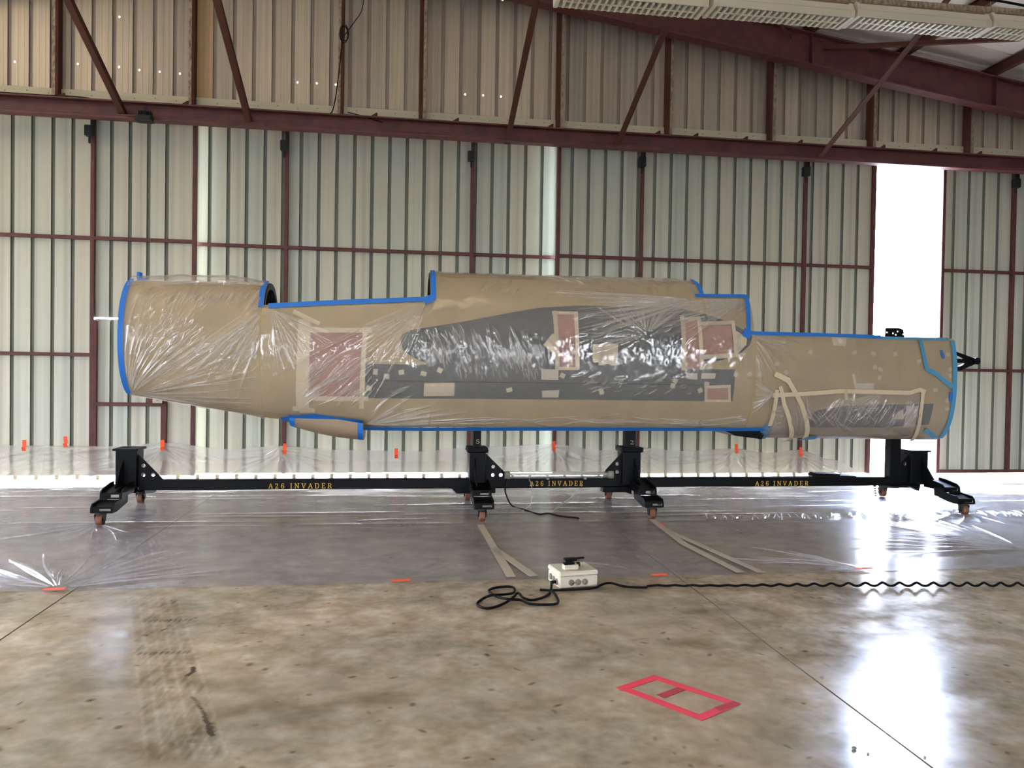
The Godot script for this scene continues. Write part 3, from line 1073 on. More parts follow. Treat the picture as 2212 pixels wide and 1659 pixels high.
	# red masking panels with tape frames
	var frames := [
		[[Vector2(-0.946, 1.306), Vector2(-0.395, 1.313), Vector2(-0.377, 2.067), Vector2(-0.944, 2.055)], M.pink],
		[[Vector2(1.738, 1.694), Vector2(1.948, 1.703), Vector2(1.935, 2.294), Vector2(1.718, 2.288)], M.pink],
		[[Vector2(3.205, 1.697), Vector2(3.382, 1.695), Vector2(3.356, 2.267), Vector2(3.195, 2.263)], M.pink],
		[[Vector2(3.416, 1.849), Vector2(3.787, 1.877), Vector2(3.762, 2.208), Vector2(3.395, 2.193)], M.pink],
		[[Vector2(3.498, 1.334), Vector2(3.769, 1.336), Vector2(3.749, 1.487), Vector2(3.479, 1.495)], M.pink]]
	for fr: Array in frames:
		patch(f, "masked_panel", PackedVector2Array(fr[0]), 0.006, fr[1])
	var tp := func(a: Vector2, b: Vector2, w: float) -> void:
		ribbon(f, "masking_tape", PackedVector2Array([a, b]), w, 0.009 + rng.randf() * 0.002, M.tape if rng.randf() < 0.6 else M.tape_thin)
	tp.call(Vector2(-1.001, 2.158), Vector2(-1.027, 1.159), 0.11)
	tp.call(Vector2(-1.044, 2.157), Vector2(-1.079, 1.18), 0.06)
	tp.call(Vector2(-1.135, 2.24), Vector2(-0.859, 2.111), 0.045)
	tp.call(Vector2(-1.15, 1.205), Vector2(-0.915, 1.182), 0.05)
	tp.call(Vector2(-1.074, 2.042), Vector2(-0.308, 2.054), 0.05)
	tp.call(Vector2(-0.965, 1.316), Vector2(-0.336, 1.319), 0.05)
	tp.call(Vector2(-0.377, 2.092), Vector2(-0.412, 1.21), 0.05)
	tp.call(Vector2(1.698, 2.319), Vector2(1.728, 1.668), 0.05)
	tp.call(Vector2(1.936, 2.315), Vector2(1.955, 1.672), 0.045)
	tp.call(Vector2(1.666, 2.297), Vector2(1.962, 2.3), 0.035)
	tp.call(Vector2(1.707, 1.678), Vector2(1.97, 1.683), 0.035)
	tp.call(Vector2(3.182, 2.306), Vector2(3.189, 1.681), 0.05)
	tp.call(Vector2(3.376, 2.3), Vector2(3.404, 1.695), 0.045)
	tp.call(Vector2(3.15, 2.262), Vector2(3.385, 2.279), 0.035)
	tp.call(Vector2(3.379, 2.214), Vector2(3.793, 2.241), 0.045)
	tp.call(Vector2(3.789, 2.257), Vector2(3.815, 1.851), 0.045)
	tp.call(Vector2(3.384, 1.832), Vector2(3.838, 1.867), 0.05)
	tp.call(Vector2(3.456, 1.494), Vector2(3.77, 1.509), 0.035)
	tp.call(Vector2(3.465, 1.516), Vector2(3.488, 1.328), 0.035)
	tp.call(Vector2(3.747, 1.509), Vector2(3.776, 1.331), 0.03)
	tp.call(Vector2(3.475, 1.339), Vector2(3.792, 1.337), 0.03)
	# many short pieces of tape fanned beside a panel
	for k in 7:
		var x := k * 5.0
		tp.call(Vector2(3.82, 2.139) + Vector2(k * 0.018, -0.012 * k), Vector2(3.82, 1.883) + Vector2(k * 0.016, 0.016 * k), 0.05)
	for k in 5:
		tp.call(Vector2(1.577, 1.953) + Vector2(0.02 * k, 0.025 * k), Vector2(1.703, 1.879) + Vector2(0.012 * k, 0.02 * k - 0.03), 0.045)
	# pale masking patches
	for q: Array in [
		[Vector2(2.127, 1.768), Vector2(2.406, 1.721), Vector2(2.418, 1.971), Vector2(2.124, 1.954)], [Vector2(1.549, 1.553), Vector2(1.743, 1.55), Vector2(1.739, 1.669), Vector2(1.545, 1.671)],
		[Vector2(1.571, 1.356), Vector2(1.755, 1.358), Vector2(1.76, 1.442), Vector2(1.561, 1.429)], [Vector2(0.257, 1.357), Vector2(0.59, 1.366), Vector2(0.591, 1.498), Vector2(0.259, 1.489)],
		[Vector2(3.227, 1.587), Vector2(3.361, 1.578), Vector2(3.356, 1.652), Vector2(3.224, 1.65)], [Vector2(3.404, 1.589), Vector2(3.572, 1.592), Vector2(3.579, 1.656), Vector2(3.406, 1.653)]]:
		patch(f, "paper_patch", PackedVector2Array(q), 0.008, M.paper)
	for k in 4:
		tp.call(Vector2(2.156, 1.955) + Vector2(k * 0.07, 0), Vector2(2.17, 1.753) + Vector2(k * 0.07 - 0.01 * (k % 2), -0.03 * (k % 2)), 0.07)
	tp.call(Vector2(0.264, 1.474), Vector2(0.586, 1.483), 0.045)
	tp.call(Vector2(0.266, 1.377), Vector2(0.589, 1.386), 0.045)
	bits(f, "tape_scrap", [Vector2(0.013, 1.611), Vector2(-0.263, 1.612), Vector2(-0.144, 1.564), Vector2(-0.331, 1.436), Vector2(0.252, 1.6), Vector2(0.426, 1.638), Vector2(1.196, 1.435), Vector2(1.788, 1.602), Vector2(2.244, 1.426), Vector2(3.097, 1.564), Vector2(3.074, 1.505), Vector2(3.404, 1.456), Vector2(3.475, 1.532)], 0.06, 0.05, 0.008, M.tape_thin, rng)
	# tail tapes
	bits(f, "tape_scrap", [Vector2(4.768, 1.918), Vector2(5.357, 1.925), Vector2(5.617, 1.919), Vector2(5.92, 1.92), Vector2(4.335, 1.775), Vector2(4.452, 1.674), Vector2(6.256, 1.842), Vector2(5.635, 1.758), Vector2(5.712, 1.732), Vector2(5.702, 1.631), Vector2(6.674, 1.93), Vector2(6.699, 1.748), Vector2(6.699, 1.668), Vector2(6.495, 1.489), Vector2(6.681, 1.365), Vector2(3.822, 1.649), Vector2(3.992, 1.651), Vector2(4.12, 1.648), Vector2(6.692, 1.261)], 0.055, 0.05, 0.008, M.tape_thin, rng)
	patch(f, "paper_patch", PackedVector2Array([Vector2(5.073, 2.007), Vector2(5.242, 2), Vector2(5.264, 2.106), Vector2(5.062, 2.101)]), 0.008, M.tape)
	var bn := S()
	cyl(bn, fs(Vector2(5.164, 2.059), 0.005), fs(Vector2(5.164, 2.059), 0.02), 0.03, 14)
	obj("round_plug", bn, M.box_white, f)
	patch(f, "paper_patch", PackedVector2Array([Vector2(5.378, 1.483), Vector2(5.63, 1.48), Vector2(5.623, 1.564), Vector2(5.384, 1.561)]), 0.0125, M.paper)
	tp.call(Vector2(5.34, 1.671), Vector2(5.405, 1.461), 0.035)
	ribbon(f, "masking_tape", PackedVector2Array([Vector2(4.289, 1.417), Vector2(4.73, 1.438), Vector2(5.168, 1.47), Vector2(5.72, 1.464), Vector2(6.106, 1.457), Vector2(6.245, 1.498), Vector2(6.332, 1.47)]), 0.05, 0.042, M.tape)
	ribbon(f, "masking_tape", PackedVector2Array([Vector2(6.291, 1.492), Vector2(6.302, 1.218), Vector2(6.338, 1.012), Vector2(6.371, 0.879)]), 0.05, 0.043, M.tape)
	ribbon(f, "masking_tape", PackedVector2Array([Vector2(4.335, 1.483), Vector2(4.34, 1.066)]), 0.05, 0.043, M.tape)
	ribbon(f, "masking_tape", PackedVector2Array([Vector2(4.373, 1.522), Vector2(4.448, 1.32), Vector2(4.743, 0.864)]), 0.05, 0.044, M.tape)
	ribbon(f, "masking_tape", PackedVector2Array([Vector2(4.327, 1.651), Vector2(4.476, 1.577), Vector2(4.678, 1.311), Vector2(4.839, 1.038), Vector2(4.891, 0.928)]), 0.055, 0.045, M.tape)
	ribbon(f, "masking_tape", PackedVector2Array([Vector2(4.291, 1.661), Vector2(4.487, 1.583)]), 0.06, 0.046, M.tape)
	ribbon(f, "masking_tape", PackedVector2Array([Vector2(5.227, 1.493), Vector2(5.255, 1.371)]), 0.04, 0.047, M.tape_thin)
	ribbon(f, "blue_tape", PackedVector2Array([Vector2(4.376, 1.391), Vector2(4.39, 1.342)]), 0.03, 0.01, M.blue)
	# blue tape along every edge
	var bt := func(l: Array, w: float, m: Material) -> void:
		ribbon(f, "blue_tape", PackedVector2Array(l), w, 0.026, m)
	var nl: Array = []
	for i in 15:
		nl.append(Vector2(-2.875, lerpf(1.36, 2.55, i / 14.0)))
	bt.call(nl, 0.055, M.blue)
	bt.call([Vector2(-1.48, 2.575), Vector2(-1.48, 2.5), Vector2(-1.475, 2.27)], 0.055, M.blue)
	bt.call([Vector2(-1.398, 2.285), Vector2(-0.625, 2.346), Vector2(0.294, 2.406)], 0.05, M.blue)
	bt.call([Vector2(0.249, 2.384), Vector2(0.339, 2.418)], 0.08, M.blue)
	bt.call([Vector2(0.35, 2.755), Vector2(0.35, 2.4)], 0.055, M.blue)
	bt.call([Vector2(3.45, 2.755), Vector2(3.46, 2.56)], 0.05, M.blue)
	bt.call([Vector2(3.371, 2.539), Vector2(3.998, 2.555)], 0.035, M.blue)
	bt.call([Vector2(4.008, 2.567), Vector2(3.967, 2.121)], 0.05, M.blue)
	bt.call([Vector2(3.904, 2.131), Vector2(3.994, 2.1)], 0.1, M.blue)
	bt.call([Vector2(3.961, 2.121), Vector2(4.84, 2.123), Vector2(5.727, 2.118)], 0.04, M.blue)
	bt.call([Vector2(5.725, 2.107), Vector2(6.7, 2.115)], 0.03, M.blue_light)
	bt.call([Vector2(-1.292, 1.092), Vector2(-1.124, 1.114), Vector2(-0.895, 1.134)], 0.05, M.blue)
	bt.call([Vector2(-0.93, 1.133), Vector2(-0.622, 1.089), Vector2(-0.401, 1.065)], 0.05, M.blue)
	bt.call([Vector2(-1.228, 1.1), Vector2(-1.222, 1.024)], 0.09, M.blue)
	bt.call([Vector2(-0.437, 0.993), Vector2(0.191, 0.995), Vector2(1.772, 1.005), Vector2(3.438, 1.009), Vector2(4.334, 1.013)], 0.04, M.blue)
	bt.call([Vector2(4.275, 1.025), Vector2(4.388, 1.013)], 0.1, M.blue_light)
	bt.call([Vector2(4.354, 0.977), Vector2(4.385, 0.884)], 0.06, M.blue_light)
	bt.call([Vector2(4.909, 0.894), Vector2(5.071, 0.888)], 0.07, M.blue_light)
	var tl: Array = []
	for i in 14:
		tl.append(Vector2(6.755, lerpf(2.1, 0.9, i / 13.0)))
	bt.call(tl, 0.06, M.blue_light)
	bt.call([Vector2(6.709, 1.474), Vector2(6.716, 1.353)], 0.05, M.blue)
	bt.call([Vector2(6.282, 2.092), Vector2(6.322, 1.843), Vector2(6.353, 1.736)], 0.05, M.blue_light)
	bt.call([Vector2(6.34, 1.753), Vector2(6.486, 1.687), Vector2(6.718, 1.531)], 0.055, M.blue_light)
	bt.call([Vector2(6.566, 1.979), Vector2(6.596, 1.877)], 0.03, M.blue)
	bt.call([Vector2(6.457, 1.007), Vector2(6.672, 0.907)], 0.04, M.blue_light)
	# blue end tape on the fairing and tab on top of the nose
	for e: Array in [[nb - 1, nb - 3], [0, 2]]:
		var eb := S()
		for j in 19:
			var k0 := bp[j * nb + e[0]]
			var k1 := bp[(j + 1) * nb + e[0]]
			var i0 := bp[j * nb + e[1]]
			var i1 := bp[(j + 1) * nb + e[1]]
			var o := Vector3(0, -0.005, 0.006)
			quad(eb, i0 + o, k0 + o, k1 + o, i1 + o)
		obj("blue_tape", eb, M.blue, f)
	var tb := S()
	box(tb, Vector3(-2.84, 2.6, FZ + 0.05), Vector3(0.03, 0.12, 0.1), 0.003)
	box(tb, Vector3(-2.79, 2.57, FZ + 0.09), Vector3(0.1, 0.05, 0.01), 0.003)
	obj("blue_tape", tb, M.blue, f)
	# dark bracket with holes on top of the tail
	var br := CSGPolygon3D.new()
	br.name = "hinge_bracket"
	br.polygon = PackedVector2Array([Vector2(6.019, 2.113), Vector2(6.284, 2.118), Vector2(6.262, 2.24), Vector2(6.198, 2.262), Vector2(6.027, 2.257)])
	br.depth = 0.02
	br.position = Vector3(0, 0, FZ + 0.12)
	br.material = M.black
	f.add_child(br, true)
	for h: Vector2 in [Vector2(6.042, 2.201), Vector2(6.125, 2.191), Vector2(6.188, 2.216), Vector2(6.163, 2.175), Vector2(6.265, 2.183)]:
		var c := CSGCylinder3D.new()
		c.name = "hole"
		c.radius = 0.011
		c.height = 0.1
		c.sides = 10
		c.operation = CSGShape3D.OPERATION_SUBTRACTION
		c.rotation.x = PI / 2
		c.position = Vector3(h.x, h.y, -0.01)
		br.add_child(c, true)
	# forked fitting sticking out of the tail end
	var hk := S()
	var hz := FZ + 0.1
	var e0 := Vector3(7.29, 1.863, hz)
	bar(hk, Vector3(6.68, 2.06, hz), Vector3(7.06, 1.935, hz), 0.05, 0.045)
	bar(hk, Vector3(7.04, 1.94, hz), e0, 0.05, 0.05)
	bar(hk, Vector3(6.68, 1.86, hz), Vector3(7.2, 1.86, hz), 0.05, 0.05)
	bar(hk, Vector3(7.06, 1.765, hz), e0, 0.05, 0.055)
	cyl(hk, e0 + Vector3(0, 0, -0.04), e0 + Vector3(0, 0, 0.04), 0.045, 14)
	obj("tow_fitting", hk, M.black, f)
	build_wrap(f)

# ---- plastic film over the fuselage
class Field:
	var fold_highlights: SurfaceTool
	var base := 0.0
	var nu := 0
	var nv := 0
	var d := PackedFloat32Array()

var FS0 := 0.0
var FS1 := 0.0
var FLO: Callable
var FHI: Callable

func ridge(fd: Field, a: Vector2, b: Vector2, amp: float, wid := 0.018, bow := 0.0) -> void:
	amp *= 1.5
	var L := a.distance_to(b)
	var n := maxi(3, int(L / 0.009))
	var t := (b - a) / maxf(L, 1e-4)
	var nn := Vector2(-t.y, t.x)
	var cell_s := (FS1 - FS0) / (fd.nu - 1)
	if wid < 0.05:
		fold(fd, a, b, nn, bow, amp, wid)
	for i in n + 1:
		var k := float(i) / n
		var p := a.lerp(b, k) + nn * bow * sin(PI * k)
		if p.x < FS0 or p.x > FS1:
			continue
		var a0: float = FLO.call(p.x)
		var a1: float = FHI.call(p.x)
		var ph := phi(p.x, p.y)
		if ph < a0 or ph > a1:
			continue
		var gi := (p.x - FS0) / cell_s
		var gj := (ph - a0) / (a1 - a0) * (fd.nv - 1)
		var q := sec(p.x)
		var cell_a := (a1 - a0) / (fd.nv - 1) * (q.x - q.y) * 0.5 * maxf(0.35, pow(maxf(cos(ph), 0.05), 0.75))
		var am := amp * pow(sin(PI * clampf(k * 0.96 + 0.02, 0, 1)), 0.6)
		var ri := int(wid * 2.2 / cell_s) + 1
		var rj := mini(int(wid * 2.2 / cell_a) + 1, 6)
		for dj in range(-rj, rj + 1):
			for di in range(-ri, ri + 1):
				var ii := int(gi) + di
				var jj := int(gj) + dj
				if ii < 0 or jj < 0 or ii >= fd.nu or jj >= fd.nv:
					continue
				var off := Vector2((ii - gi) * cell_s, (jj - gj) * cell_a)
				var dist := absf(off.dot(nn))
				if dist < wid * 2.2:
					var v := am * exp(-dist * dist / (wid * wid))
					var ix := jj * fd.nu + ii
					if absf(v) > absf(fd.d[ix]):
						fd.d[ix] = v

# narrow tent of doubled film along a crest, its pale colour painting the highlight
func fold(fd: Field, a: Vector2, b: Vector2, nn: Vector2, bow: float, amp: float, wid: float) -> void:
	var n := maxi(4, int(a.distance_to(b) / 0.03))
	var prev: Array[Vector3] = []
	for i in n + 1:
		var k := float(i) / n
		var p := a.lerp(b, k) + nn * bow * sin(PI * k)
		var e := pow(sin(PI * clampf(k * 0.94 + 0.03, 0, 1)), 0.7)
		var w := wid * 0.45 * e + 0.0008
		var ok := true
		for q: Vector2 in [p - nn * w, p + nn * w]:
			if q.x < FS0 or q.x > FS1:
				ok = false
			else:
				var ph := phi(q.x, q.y)
				if ph < FLO.call(q.x) or ph > FHI.call(q.x):
					ok = false
		if not ok:
			prev = []
			continue
		var cur: Array[Vector3] = [fs(p - nn * w, fd.base + amp * e * 0.75 + 0.0015), fs(p, fd.base + amp * e + 0.004), fs(p + nn * w, fd.base + amp * e * 0.75 + 0.0015)]
		if prev.size():
			for j in 2:
				quad(fd.fold_highlights, prev[j], cur[j], cur[j + 1], prev[j + 1])
		prev = cur

func fan(fd: Field, o: Vector2, to0: Vector2, to1: Vector2, n: int, amp: float, rng: RandomNumberGenerator, near := 0.05) -> void:
	n = int(n * 1.6)
	for i in n:
		var k := (i + rng.randf() * 0.8) / n
		var e := to0.lerp(to1, k)
		e = o + (e - o) * rng.randf_range(0.55, 1.05)
		var st := o + (e - o) * (near + rng.randf() * 0.1)
		ridge(fd, st, e, amp * rng.randf_range(0.5, 1.2), rng.randf_range(0.013, 0.024), rng.randf_range(-0.02, 0.03))

func strokes(fd: Field, c0: Vector2, c1: Vector2, spread: float, dir: Vector2, len0: float, n: int, amp: float, rng: RandomNumberGenerator) -> void:
	n = int(n * 1.6)
	for i in n:
		var c := c0.lerp(c1, rng.randf()) + Vector2(0, rng.randf_range(-spread, spread))
		var d := dir.rotated(rng.randf_range(-0.25, 0.25)) * len0 * rng.randf_range(0.4, 1.2)
		ridge(fd, c - d * 0.5, c + d * 0.5, amp * rng.randf_range(0.4, 1.2), rng.randf_range(0.011, 0.019), rng.randf_range(-0.02, 0.02))

func film(parent: Node3D, s0: float, s1: float, lo: Callable, hi: Callable, base: float, fill: Callable, crinkle: float, sd: int, fm: Material = M.film) -> void:
	FS0 = s0
	FS1 = s1
	FLO = lo
	FHI = hi
	var fd := Field.new()
	fd.nu = int((s1 - s0) / 0.0115)
	fd.nv = 150
	fd.d.resize(fd.nu * fd.nv)
	fd.fold_highlights = S()
	fd.base = base
	fill.call(fd)
	var nz := FastNoiseLite.new()
	nz.seed = sd
	nz.frequency = 2.2
	nz.fractal_octaves = 3
	var p := PackedVector3Array()
	p.resize(fd.nu * fd.nv)
	for j in fd.nv:
		for i in fd.nu:
			var s := lerpf(s0, s1, i / (fd.nu - 1.0))
			var a := lerpf(lo.call(s), hi.call(s), j / (fd.nv - 1.0))
			var x := fp(s, a)
			p[j * fd.nu + i] = fp(s, a, base + fd.d[j * fd.nu + i] + crinkle * nz.get_noise_2d(s * 1.3, x.y * 1.3))
	var o := obj("plastic_film", grid_mesh(fd.nu, fd.nv, p), fm, parent)
	for j in fd.nv:
		for i in fd.nu:
			p[j * fd.nu + i].z -= 0.0012
	obj("film_back", grid_mesh(fd.nu, fd.nv, p), M.film_back, o)
	obj("film_fold_highlights", fd.fold_highlights, M.fold, o).set_meta("kind", "stuff")

func build_wrap(f: Node3D) -> void:
	var rng := RandomNumberGenerator.new()
	rng.seed = 33
	# nose
	film(f, -2.88, -1.47, func(s: float) -> float: return -1.35, func(_s: float) -> float: return 1.75, 0.015, func(fd: Field) -> void:
		fan(fd, Vector2(-1.389, 2.29), Vector2(-2.767, 1.363), Vector2(-1.39, 1.361), 16, 0.011, rng)
		fan(fd, Vector2(-2.856, 1.345), Vector2(-2.733, 2.367), Vector2(-1.413, 2.148), 13, 0.011, rng)
		fan(fd, Vector2(-2.776, 1.347), Vector2(-1.287, 1.953), Vector2(-1.266, 1.155), 8, 0.009, rng)
		strokes(fd, Vector2(-2.728, 2.342), Vector2(-1.429, 2.352), 0.06, Vector2(0.5, 0.85), 0.16, 60, 0.009, rng)
		strokes(fd, Vector2(-2.746, 2.069), Vector2(-2.142, 2.082), 0.14, Vector2(0.45, 0.9), 0.14, 30, 0.008, rng)
		strokes(fd, Vector2(-2.464, 1.785), Vector2(-1.427, 1.804), 0.16, Vector2(0.75, 0.65), 0.4, 26, 0.009, rng)
		strokes(fd, Vector2(-2.787, 2.52), Vector2(-1.466, 2.536), 0.02, Vector2(1, 0.1), 0.3, 20, 0.012, rng)
		for k in 16:
			var c := Vector2(rng.randf_range(-2.8, -1.9), 2.545 + rng.randf() * 0.03)
			ridge(fd, c, c + Vector2(rng.randf_range(0.12, 0.5), 0.0), rng.randf_range(0.02, 0.045), 0.06, 0.0)
		, 0.014, 3)
	# cockpit, centre and turret bay
	var mid := func(fd: Field) -> void:
		rng.seed = 77
		fan(fd, Vector2(-1.368, 2.26), Vector2(-1.293, 1.362), Vector2(-0.615, 2.017), 12, 0.01, rng)
		fan(fd, Vector2(0.294, 2.385), Vector2(-0.855, 1.913), Vector2(0.028, 1.631), 8, 0.008, rng)
		ridge(fd, Vector2(-1.333, 1.551), Vector2(0.194, 2.315), 0.01, 0.01, 0.03)
		ridge(fd, Vector2(-1.116, 1.158), Vector2(0.194, 2.278), 0.009, 0.01)
		ridge(fd, Vector2(-0.316, 1.273), Vector2(0.229, 2.187), 0.009, 0.009)
		strokes(fd, Vector2(-0.974, 1.516), Vector2(-0.365, 1.475), 0.16, Vector2(0.78, 0.62), 0.35, 36, 0.008, rng)
		fan(fd, Vector2(-0.392, 1.03), Vector2(0.131, 1.381), Vector2(1.229, 1.048), 14, 0.011, rng)
		ridge(fd, Vector2(-0.319, 1.088), Vector2(0.08, 1.431), 0.012, 0.012, 0.06)
		strokes(fd, Vector2(0.174, 1.834), Vector2(1.6, 1.81), 0.1, Vector2(0.3, -0.95), 0.16, 84, 0.008, rng)
		strokes(fd, Vector2(0.321, 2.012), Vector2(1.441, 2.012), 0.06, Vector2(0.35, -0.93), 0.2, 26, 0.007, rng)
		strokes(fd, Vector2(0.577, 1.64), Vector2(1.603, 1.656), 0.06, Vector2(0.3, -0.95), 0.12, 30, 0.006, rng)
		fan(fd, Vector2(3.362, 2.499), Vector2(1.625, 2.573), Vector2(1.965, 1.946), 26, 0.01, rng)
		fan(fd, Vector2(3.998, 2.52), Vector2(2.247, 2.399), Vector2(3.206, 1.998), 20, 0.009, rng)
		fan(fd, Vector2(2.742, 2.082), Vector2(2.037, 2.447), Vector2(3.487, 2.548), 26, 0.012, rng)  # dense pale strips here paint a patch of white window glare
		fan(fd, Vector2(2.742, 2.082), Vector2(1.965, 2.075), Vector2(2.126, 1.82), 6, 0.008, rng)
		strokes(fd, Vector2(1.649, 2.694), Vector2(3.392, 2.718), 0.03, Vector2(0.9, -0.2), 0.25, 50, 0.012, rng)
		strokes(fd, Vector2(1.978, 1.507), Vector2(3.331, 1.525), 0.1, Vector2(0.9, 0.3), 0.12, 24, 0.005, rng)
		strokes(fd, Vector2(0.7, 1.099), Vector2(4.21, 1.095), 0.03, Vector2(1, -0.03), 0.6, 22, 0.007, rng)
		strokes(fd, Vector2(3.575, 2.438), Vector2(3.916, 2.421), 0.05, Vector2(0.75, 0.65), 0.2, 18, 0.009, rng)
		strokes(fd, Vector2(0.68, 2.57), Vector2(1.303, 2.535), 0.03, Vector2(0.6, 0.7), 0.12, 8, 0.007, rng)
	film(f, -1.46, -0.4, func(s: float) -> float: return phi(s, lin(s, -1.46, -0.4, 1.13, 1.05)), func(s: float) -> float: return phi(s, lin(s, -1.45, 0.32, 2.295, 2.425)), 0.014, mid, 0.007, 5)
	film(f, -0.4, 0.33, func(s: float) -> float: return phi(s, 1.012), func(s: float) -> float: return phi(s, lin(s, -1.45, 0.32, 2.295, 2.425)), 0.014, mid, 0.007, 5)
	film(f, 0.33, 3.46, func(s: float) -> float: return phi(s, 1.012), func(_s: float) -> float: return 1.7, 0.014, mid, 0.007, 5)
	film(f, 3.46, 4.04, func(s: float) -> float: return phi(s, 1.012), func(s: float) -> float: return phi(s, 2.565), 0.014, mid, 0.007, 5)
	# tail
	film(f, 4.055, 6.76, func(s: float) -> float: return phi(s, 1.012) if s < 4.42 else -1.3, func(s: float) -> float: return phi(s, 2.13), 0.015, func(fd: Field) -> void:
		fan(fd, Vector2(3.994, 2.095), Vector2(4.135, 1.427), Vector2(4.835, 2.062), 9, 0.007, rng)
		fan(fd, Vector2(4.324, 1.429), Vector2(3.882, 1.692), Vector2(4.015, 1.151), 14, 0.009, rng)
		, 0.006, 9)
	# second, smaller sheet taped over the tail's lower side
	var ov0: Vector2 = Vector2(4.301, 1.423)
	var ov1: Vector2 = Vector2(6.301, 1.459)
	film(f, ov0.x, ov1.x, func(_s: float) -> float: return -1.1, func(s: float) -> float: return phi(s, lin(s, ov0.x, ov1.x, ov0.y, ov1.y)), 0.027, func(fd: Field) -> void:
		strokes(fd, Vector2(5.132, 1.241), Vector2(6.356, 1.161), 0.1, Vector2(0.35, 0.93), 0.22, 34, 0.011, rng)
		strokes(fd, Vector2(4.803, 1.211), Vector2(5.372, 1.07), 0.06, Vector2(0.8, -0.6), 0.25, 14, 0.011, rng)
		fan(fd, Vector2(5.241, 1.426), Vector2(4.833, 1.038), Vector2(6.015, 1.042), 9, 0.01, rng)
		fan(fd, Vector2(5.721, 1.453), Vector2(4.881, 1.268), Vector2(5.572, 1.041), 8, 0.01, rng)
		strokes(fd, Vector2(4.459, 1.265), Vector2(4.819, 1.154), 0.12, Vector2(0.4, -0.9), 0.25, 16, 0.01, rng)
		strokes(fd, Vector2(6.595, 1.043), Vector2(6.759, 1.043), 0.04, Vector2(0.1, 1), 0.2, 14, 0.008, rng)
		strokes(fd, Vector2(4.983, 0.87), Vector2(6.487, 0.864), 0.01, Vector2(1, 0.05), 0.3, 20, 0.01, rng)
		strokes(fd, Vector2(4.221, 1.263), Vector2(4.428, 1.153), 0.15, Vector2(0.9, 0.25), 0.2, 16, 0.008, rng)
		, 0.01, 19, M.film_second)

# ---------------------------------------------------------------- stand
func gusset(parent: Node3D, poly: PackedVector2Array, holes: Array, z: float) -> void:
	var g := CSGPolygon3D.new()
	g.name = "gusset"
	g.polygon = poly
	g.depth = 0.016
	g.position = Vector3(0, 0, z)
	g.material = M.black
	parent.add_child(g, true)
	for h: Vector2 in holes:
		var c := CSGCylinder3D.new()
		c.name = "hole"
		c.radius = 0.021
		c.height = 0.1
		c.sides = 20
		c.operation = CSGShape3D.OPERATION_SUBTRACTION
		c.rotation.x = PI / 2
		c.position = Vector3(h.x, h.y, -0.008)
		g.add_child(c, true)

func plate_hole(parent: Node3D, x0: float, x1: float, y0: float, y1: float, hx0: float, hx1: float, hy0: float, hy1: float, z: float, t: float) -> void:
	# vertical plate with a rectangular slot
	var g := CSGBox3D.new()
	g.name = "front_plate"
	g.size = Vector3(x1 - x0, y1 - y0, t)
	g.position = Vector3((x0 + x1) * 0.5, (y0 + y1) * 0.5, z)
	g.material = M.black
	parent.add_child(g, true)
	var c := CSGBox3D.new()
	c.name = "slot"
	c.operation = CSGShape3D.OPERATION_SUBTRACTION
	c.size = Vector3(hx1 - hx0, hy1 - hy0, t * 3.0)
	c.position = Vector3((hx0 + hx1 - x0 - x1) * 0.5, (hy0 + hy1 - y0 - y1) * 0.5, 0)
	g.add_child(c, true)

